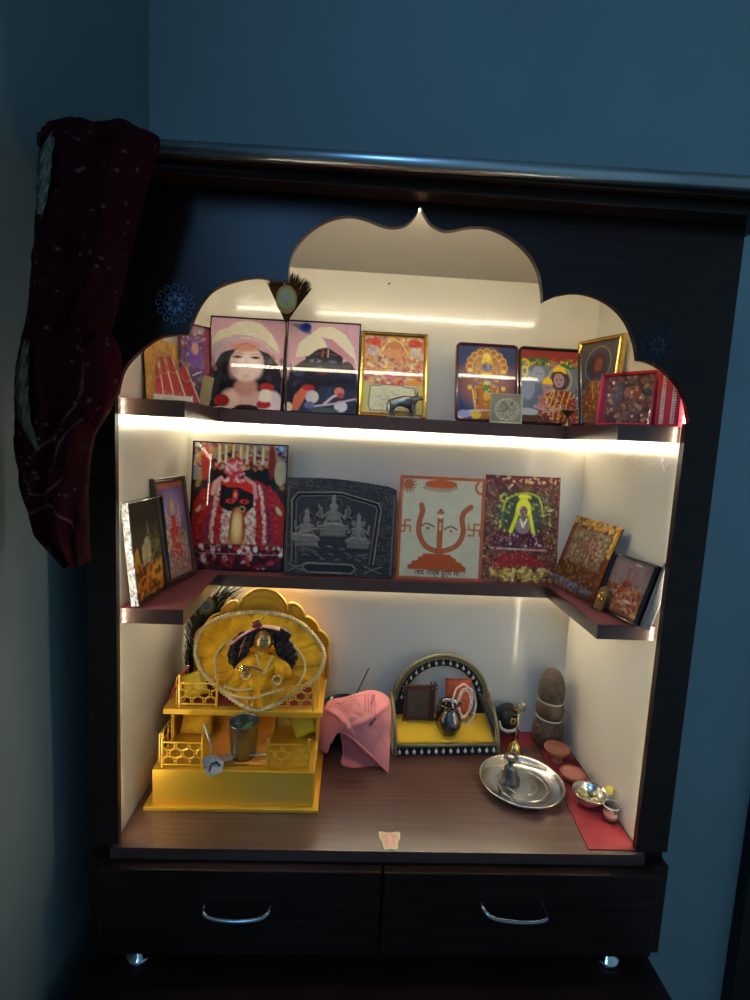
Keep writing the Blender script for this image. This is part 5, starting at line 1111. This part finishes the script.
t = thing('brass_bell', 'brass hand bell with a tall thin handle standing behind the steel plate', 'bell', (.767, .288, M0))
b = nb(); lathe(b, [(.0185, 0), (.0195, .003), (.0165, .008), (.0145, .018), (.011, .026), (.004, .030), (.0022, .034)], 28); obj('bell_body', b, M_brass, t, smooth=True)
b = nb(); tube(b, [(0, 0, .03), (.001, 0, .06), (.003, 0, .100)], [.0022, .0026, .0024], 10); hn = obj('handle', b, M_brass, t, smooth=True)
b = nb(); ball(b, (.003, 0, .104), .005, .004, .004, 10)
for s in (-1, 1): tube(b, [(.003, 0, .104), (.003+s*.010, 0, .108), (.003+s*.013, 0, .117), (.003+s*.008, -.001, .123), (.003+s*.006, -.001, .118)], [.0022, .0028, .0028, .002, .0015], 8)
tube(b, [(.003, 0, .102), (.003, 0, .124)], [.0025, .001], 8); obj('finial', b, M_brass, hn, smooth=True)

t = thing('stone_jar', 'carved brown stone jar in three swelling tiers in the back right corner', 'jar', (.860, .336, M0)); t.scale = (.96, .96, 1.14)
M_stone = mat('carved_stone', S(88, 70, 54), .4, bump=3.0, bscale=150, var=.55, vscale=90, coat=.2); M_stone2 = mat('polished_stone', S(98, 76, 56), .25, var=.3, vscale=40, coat=.5); M_cord = mat('white_cord', S(206, 196, 174), .6)
b = nb(); lathe(b, [(.028, 0), (.035, .008), (.038, .024), (.036, .042), (.030, .056), (.029, .060)], 36); obj('lower_bulb', b, M_stone, t, smooth=True)
b = nb(); lathe(b, [(.029, .060), (.033, .070), (.034, .080), (.030, .092), (.028, .096)], 36); obj('middle_bulb', b, M_stone2, t, smooth=True)
b = nb(); lathe(b, [(.0295, .096), (.032, .110), (.031, .128), (.026, .146), (.017, .158), (.006, .163)], 36); obj('dome_top', b, M_stone, t, smooth=True)
for r, z in ((.031, .0595), (.030, .096)):
    b = nb(); tube(b, [(r*math.cos(a), r*math.sin(a), z-.0015*math.cos(a)) for a in np.linspace(0, 2*PI, 41)[:-1]], .0017, 6, closed=True); obj('cord', b, M_cord, t, smooth=True)
M_clay = mat('terracotta', S(150, 92, 68), .85, bump=.5, bscale=200, var=.15, vscale=40)
t = thing('clay_cup', 'footed clay cup on the red mat before the stone jar', 'cup', (.856, .268, M0))
b = nb(); lathe(b, [(.014, 0), (.0135, .004), (.010, .010), (.020, .018), (.0285, .030), (.0275, .0325), (.025, .031), (.018, .024), (0, .022)], 32); obj('cup_body', b, M_clay, t, smooth=True)
t = thing('clay_lamp', 'shallow clay lamp on the red mat between the clay cup and the steel bowl', 'lamp', (.866, .203, M0))
b = nb(); lathe(b, [(.014, 0), (.022, .006), (.0265, .015), (.025, .0165), (.021, .014), (0, .013)], 32); obj('lamp_body', b, M_clay, t, smooth=True)
b = nb(); lathe(b, [(.021, .0142), (0, .0147)], 24); obj('powder', b, mat('pink_powder', S(176, 110, 96), .9, bump=1, bscale=300, var=.2, vscale=150), t)
t = thing('steel_bowl', 'small steel bowl of dried petals at the front right of the red mat', 'bowl', (.869, .127, M0))
b = nb(); lathe(b, [(.016, 0), (.024, .005), (.032, .020), (.0345, .0265), (.0335, .0272), (.031, .021), (.023, .007), (0, .004)], 40); obj('bowl_shell', b, M_steel, t, smooth=True)
b = nb(); rg = random.Random(5)
for k in range(60):
    a = rg.uniform(0, 2*PI); r = .024*math.sqrt(rg.random()); ball(b, (r*math.cos(a), r*math.sin(a), .011+rg.uniform(0, .005)), rg.uniform(.002, .0045), rg.uniform(.002, .004), .001, 6, rot=(rg.uniform(-.6, .6), rg.uniform(-.6, .6), rg.uniform(0, 3)))
o = obj('petals', b, mat('dried_petals', S(206, 184, 120), .6, var=.4, vscale=200), t); o['kind'] = 'stuff'
M_glass = pane_mat('clear_glass', (.97, .97, .97), .02, 1.18)
t = thing('glass_cup', 'tiny clear drinking glass at the front right corner of the red mat', 'glass', (.889, .082, M0)); t.scale = (.9, .9, 1.0)
b = nb(); lathe(b, [(.0135, 0), (.015, .002), (.0165, .032), (.0155, .032), (.0135, .006), (0, .0055)], 32); obj('glass_body', b, M_glass, t, smooth=True)
b = nb(); lathe(b, [(.0135, .006), (.0146, .019), (0, .019)], 28); obj('water', b, mat('pinkish_water', S(190, 130, 120), .1, coat=.3), t, smooth=True)
b = nb(); tube(b, [(.0168*math.cos(a), .0168*math.sin(a), .032) for a in np.linspace(0, 2*PI, 30)[:-1]], .0009, 5, closed=True); obj('rim', b, mat('glass_rim', S(225, 222, 215), .1, coat=1), t, smooth=True)
t = thing('glass_vial', 'slim glass vial with a yellow stopper behind the tiny glass', 'bottle', (.897, .108, M0))
b = nb(); lathe(b, [(.008, 0), (.009, .002), (.009, .030), (.005, .036), (.005, .04)], 20); obj('vial_body', b, M_glass, t, smooth=True)
b = nb(); lathe(b, [(.007, .038), (.0085, .040), (.0085, .047), (.006, .050)], 20); obj('stopper', b, mat('yellow_plastic', S(226, 206, 90), .4), t, smooth=True)

# plate with lamp stand
t = thing('steel_plate', 'round steel plate with an upturned rim on the cabinet floor', 'plate', (.748, .180, .0), (0, 0, 0)); t.scale = (1.03, 1.03, 1)
b = nb(); lathe(b, [(.070, 0.0), (.074, .001), (.080, .009), (.0845, .0155), (.0835, .0165), (.079, .0105), (.0735, .0030), (.05, .0024), (.03, .0030), (0, .0026)], 64); obj('plate_body', b, M_steel, t, smooth=True)
b = nb()
for r in (.03, .05): tube(b, [(r*math.cos(a), r*math.sin(a), .003) for a in np.linspace(0, 2*PI, 49)[:-1]], .0006, 4, closed=True)
obj('engraved_ring', b, M_steel, t)
t = thing('lamp_stand', 'ribbed steel lamp stand on the steel plate', 'lamp', (.726, .192, .0036)); t.scale = (1.15, 1.15, 1.15)
b = nb(); pr = [(.016, 0), (.0185, .002)]
for k in range(7): r = .0195-.0016*k; pr += [(r, .004+k*.0035), (r-.0022, .0058+k*.0035)]
pr += [(.0042, .030), (.0042, .036), (.008, .040), (.0135, .044), (.013, .046), (.008, .043), (0, .042)]
lathe(b, pr, 32); obj('stand_body', b, mat('dark_chrome', (.17, .17, .18), .25, metal=1), t, smooth=True)
t = thing('clove', 'dark clove lying on the left of the steel plate', 'clove', (.697, .162, .0045)); b = nb(); tube(b, [(0, -.004, 0), (.001, .010, .001)], [.0016, .0012], 6); ball(b, (0, -.005, .001), .0032, seg=8); obj('bud', b, M_black, t)
b = nb(); tube(b, [(0, -.006, .0), (.001, -.010, .0)], .001, 5); obj('stem', b, M_black, t)

# sticker on the floor front
t = thing('footprint_sticker', 'small sticker of two pink footprints at the front edge of the floor', 'sticker', (.4635, .024, 0))
ol = [(-.0195, .020), (-.0165, .0215), (.0, .0185), (.0165, .0215), (.0195, .018), (.018, .006), (.0135, -.004), (.0125, -.016), (.010, -.0205), (.0, -.0185), (-.010, -.0205), (-.0125, -.016), (-.0135, -.004), (-.018, .006)]
b = nb(); prism(b, ol, .0002, .0007, 'z'); obj('backing', b, mat('cream_vinyl', S(244, 238, 180), .4), t)
b = nb(); prism(b, [(x*.9, y*.9) for x, y in ol], .0007, .0009, 'z'); obj('border', b, mat('peach_vinyl', S(240, 196, 150), .4), t)
for s in (-1, 1):
    b = nb(); prism(b, [(s*(.0035+.006*(.5+.5*math.cos(a))), -.002+.011*math.sin(a)) for a in np.linspace(0, 2*PI, 20)[:-1]], .0009, .0011, 'z'); f = obj('footprint', b, mat('pink_vinyl', S(240, 160, 170), .4), t)
    b = nb()
    for k in range(5): prism(b, [(s*(.003+k*.0026)+.0012*math.cos(a), .0125-.0004*k*k+.0016*math.sin(a)) for a in np.linspace(0, 2*PI, 9)[:-1]], .0009, .0011, 'z')
    obj('toes', b, mat('pink_vinyl_toe', S(214, 110, 136), .4), f)

# ------------------------------------------------------------------ rangoli stickers on the fascia
def rangoli(label, cx, cz, m):
    t = thing('rangoli_sticker', label, 'sticker', (cx, FY, cz)); y = -.0008
    for k in range(12):
        a0 = k*PI/6; b = nb(); c = Vector((.0245*math.cos(a0), y, .0245*math.sin(a0))); pts = []
        for j in range(14): a = a0+PI+.6+j*.42; r = .0065*(1-j/16); pts.append(c+Vector((r*math.cos(a), 0, r*math.sin(a))))
        tube(b, pts, .0010, 5); obj('curl', b, m, t)
    for k in range(8):
        a0 = k*PI/4; b = nb(); d = Vector((math.cos(a0), 0, math.sin(a0))); n = Vector((-d.z, 0, d.x)); q = [d*.004, d*.010+n*.0035, d*.0155, d*.010-n*.0035]
        prism(b, [(p.x, p.z) for p in q], -.0012, 0); obj('petal', b, m, t)
    b = nb(); tube(b, [(.0165*math.cos(a), y, .0165*math.sin(a)) for a in np.linspace(0, 2*PI, 33)[:-1]], .0008, 5, closed=True); obj('ring', b, m, t)
M_rang = mat('blue_grey_vinyl', S(96, 112, 138), .4)
rangoli('blue-grey rangoli sticker on the fascia left of the arch', .090, .889, M_rang)
rangoli('faint rangoli sticker on the fascia right of the arch', .838, .872, mat('dark_grey_vinyl', S(40, 46, 60), .5))

# peeling tape on the right lining
t = thing('peeled_tape', 'curls of clear tape peeling off the right lining below the light strip', 'tape', (.9065, .14, .68)); rg = random.Random(12)
for k in range(7):
    y = .05+k*.022; z = .695-rg.random()*.02; b = nb(); tube(b, [(.9065, y, z), (.903, y+rg.uniform(-.012, .012), z-.008), (.9055, y+rg.uniform(-.02, .02), z-rg.uniform(.012, .025))], [.0014, .001, .0006], 5, flat=.3); obj('tape_curl', b, mat('clear_tape', S(226, 224, 210), .25, coat=1), t, world=True)

# ------------------------------------------------------------------ scarf
rows = [(122, 62, 140, 0), (127, 50, 158, 0), (140, 44, 160, 1), (165, 42, 152, 1), (200, 40, 143, 1), (250, 37, 130, 1), (300, 32, 118, 1), (330, 28, 108, 1), (345, 26, 106, 1.1), (365, 23, 110, 1.4), (385, 21, 113, 1.5), (405, 21, 110, 1.4), (418, 21, 102, 1.1), (432, 21, 93, 1), (460, 22, 88, 1), (490, 25, 86, 1), (510, 30, 86, .9), (530, 38, 86, .8), (550, 60, 86, .6), (562, 74, 86, .4)]
zz = np.array([r[0] for r in rows], float); NA, NZ = 200, 300
yy = np.linspace(122, 562, NZ); lx = np.interp(yy, zz, [r[1] for r in rows]); rx = np.interp(yy, zz, [r[2] for r in rows]); bl = np.interp(yy, zz, [r[3] for r in rows])
def sm(a): return np.convolve(np.pad(a, 3, 'edge'), np.ones(7)/7, 'valid')
lx, rx, bl = sm(lx), sm(rx), sm(bl)
P = np.zeros((NZ, NA+1, 3)); nz_ = vnoise(NZ, NA, 14, 7, 21, 4)
YC = -.105
for i in range(NZ):
    a = at(lx[i], yy[i], 1, YC); c = at(rx[i], yy[i]+.03*(rx[i]-lx[i]), 1, YC); f = i/NZ
    for j in range(NA+1):
        th_ = 2*PI*j/NA; m_ = (1-math.cos(th_))/2 if j <= NA/2 else (1-math.cos(th_))/2
        x = a.x+(c.x-a.x)*m_; z = a.z+(c.z-a.z)*m_
        front = math.sin(th_); d = .024+.012*bl[i]
        fold = .008*math.sin(m_*15+1.5*math.sin(f*7)+f*4)+.005*math.sin(m_*31+f*9+2*math.sin(f*15))+.030*(nz_[i, j % NA]-.5)
        sc = min(1, (i+1)/10)
        P[i, j] = (x, YC-(front*d*sc+fold*front*sc*(1 if front > 0 else .3)), z-.003*math.sin(m_*9)*(1 if i > NZ-20 else 0)+(.006*math.sin(m_*11) if i < 8 else 0))
P[..., 0] = np.maximum(P[..., 0], -.102); P[..., 1] = np.minimum(P[..., 1], -.082+.0*P[..., 1])
sp = Paint(NA+1, NZ, (46, 3, 9), 2.2); sp.mott(.18, 5, 3)
rg = random.Random(31)
for k in range(150):
    x, y = rg.random()*.55, rg.random(); sp.ring(x, y, .0035, .0016, .003, (150, 110, 104), .55)
for (pa) in ([(.36, .62), (.30, .70), (.22, .76)], [(.42, .66), (.34, .72), (.30, .80)], [(.40, .92), (.30, .86), (.20, .88)], [(.44, .50), (.38, .56)], [(.15, .78), (.25, .84), (.36, .80)]): sp.line(spline(pa, set(), 5), .006, (150, 90, 84), .6)
sc_ = thing('scarf', 'maroon dotted scarf hung over the left end of the curtain rod', 'scarf', (0.03, -.09, .6))
sheet('cloth', P, mat('maroon_chiffon', (1, 1, 1), .85, attr=True, spec=.1), sc_, world=True, cols=sp.a)
def band(pts, w0, m, lab):
    q = curve3(P3(pts), 60); n = 8; Q = np.zeros((60, n, 3))
    for i in range(60):
        wv = w0*(math.sin(PI*(i+3)/66))**.6
        for j in range(n): u = j/(n-1)-.5; Q[i, j] = (q[i, 0]+u*wv, q[i, 1]-.004*math.cos(u*PI)-.0012*math.sin(i*.5+j*1.7), q[i, 2])
    Q[..., 0] = np.maximum(Q[..., 0], -.1035); sheet('gold_border', Q, m, sc_, world=True, label=lab)
M_zari = mat('silver_gold_zari', (.12, .11, .07), .5, metal=.6, bump=1, bscale=200, var=.4, vscale=90)
band([(54, 132, -.128), (46, 155, -.135), (43, 185, -.138), (40, 215, -.136)], .016, M_zari, 'glittering silver gold border')
band([(27, 340, -.140), (22, 380, -.148), (25, 420, -.152), (38, 450, -.150)], .016, mat('old_gold_zari', (.09, .065, .02), .5, metal=.6, bump=1, bscale=200), 'dull gold border')

# puffed fold of the scarf bulging out over the stile
c0 = at(97, 378, 1, -.128); NB = 60
Q = np.zeros((NB, NB, 3)); nn = vnoise(NB, NB, 6, 6, 40)
for i in range(NB):
    a = -PI/2+PI*i/(NB-1)
    for j in range(NB):
        b_ = 2*PI*j/(NB-1); k = 1+.28*(nn[i, (j % (NB-1))]-.5)*math.cos(a)+.06*math.sin(b_*5+a*3)*math.cos(a)
        Q[i, j] = (c0.x+.027*k*math.cos(a)*math.cos(b_)+.010*math.sin(a), c0.y+.020*k*math.cos(a)*math.sin(b_), c0.z+.056*math.sin(a)*(1+.05*math.sin(b_*3)))
Q[..., 1] = np.minimum(Q[..., 1], -.088)
s2 = Paint(NB, NB, (64, 4, 12), 1.5); s2.mott(.2, 5, 8)
for k in range(14): s2.ring(rg.random(), .15+.7*rg.random(), .012, .009, .008, (150, 110, 104), .5)
s2.line(spline([(.5, .2), (.7, .4), (.6, .7)], set(), 5), .014, (150, 90, 84), .6)
sheet('puffed_fold', Q, sc_.children[0].data.materials[0], sc_, world=True, cols=s2.a)
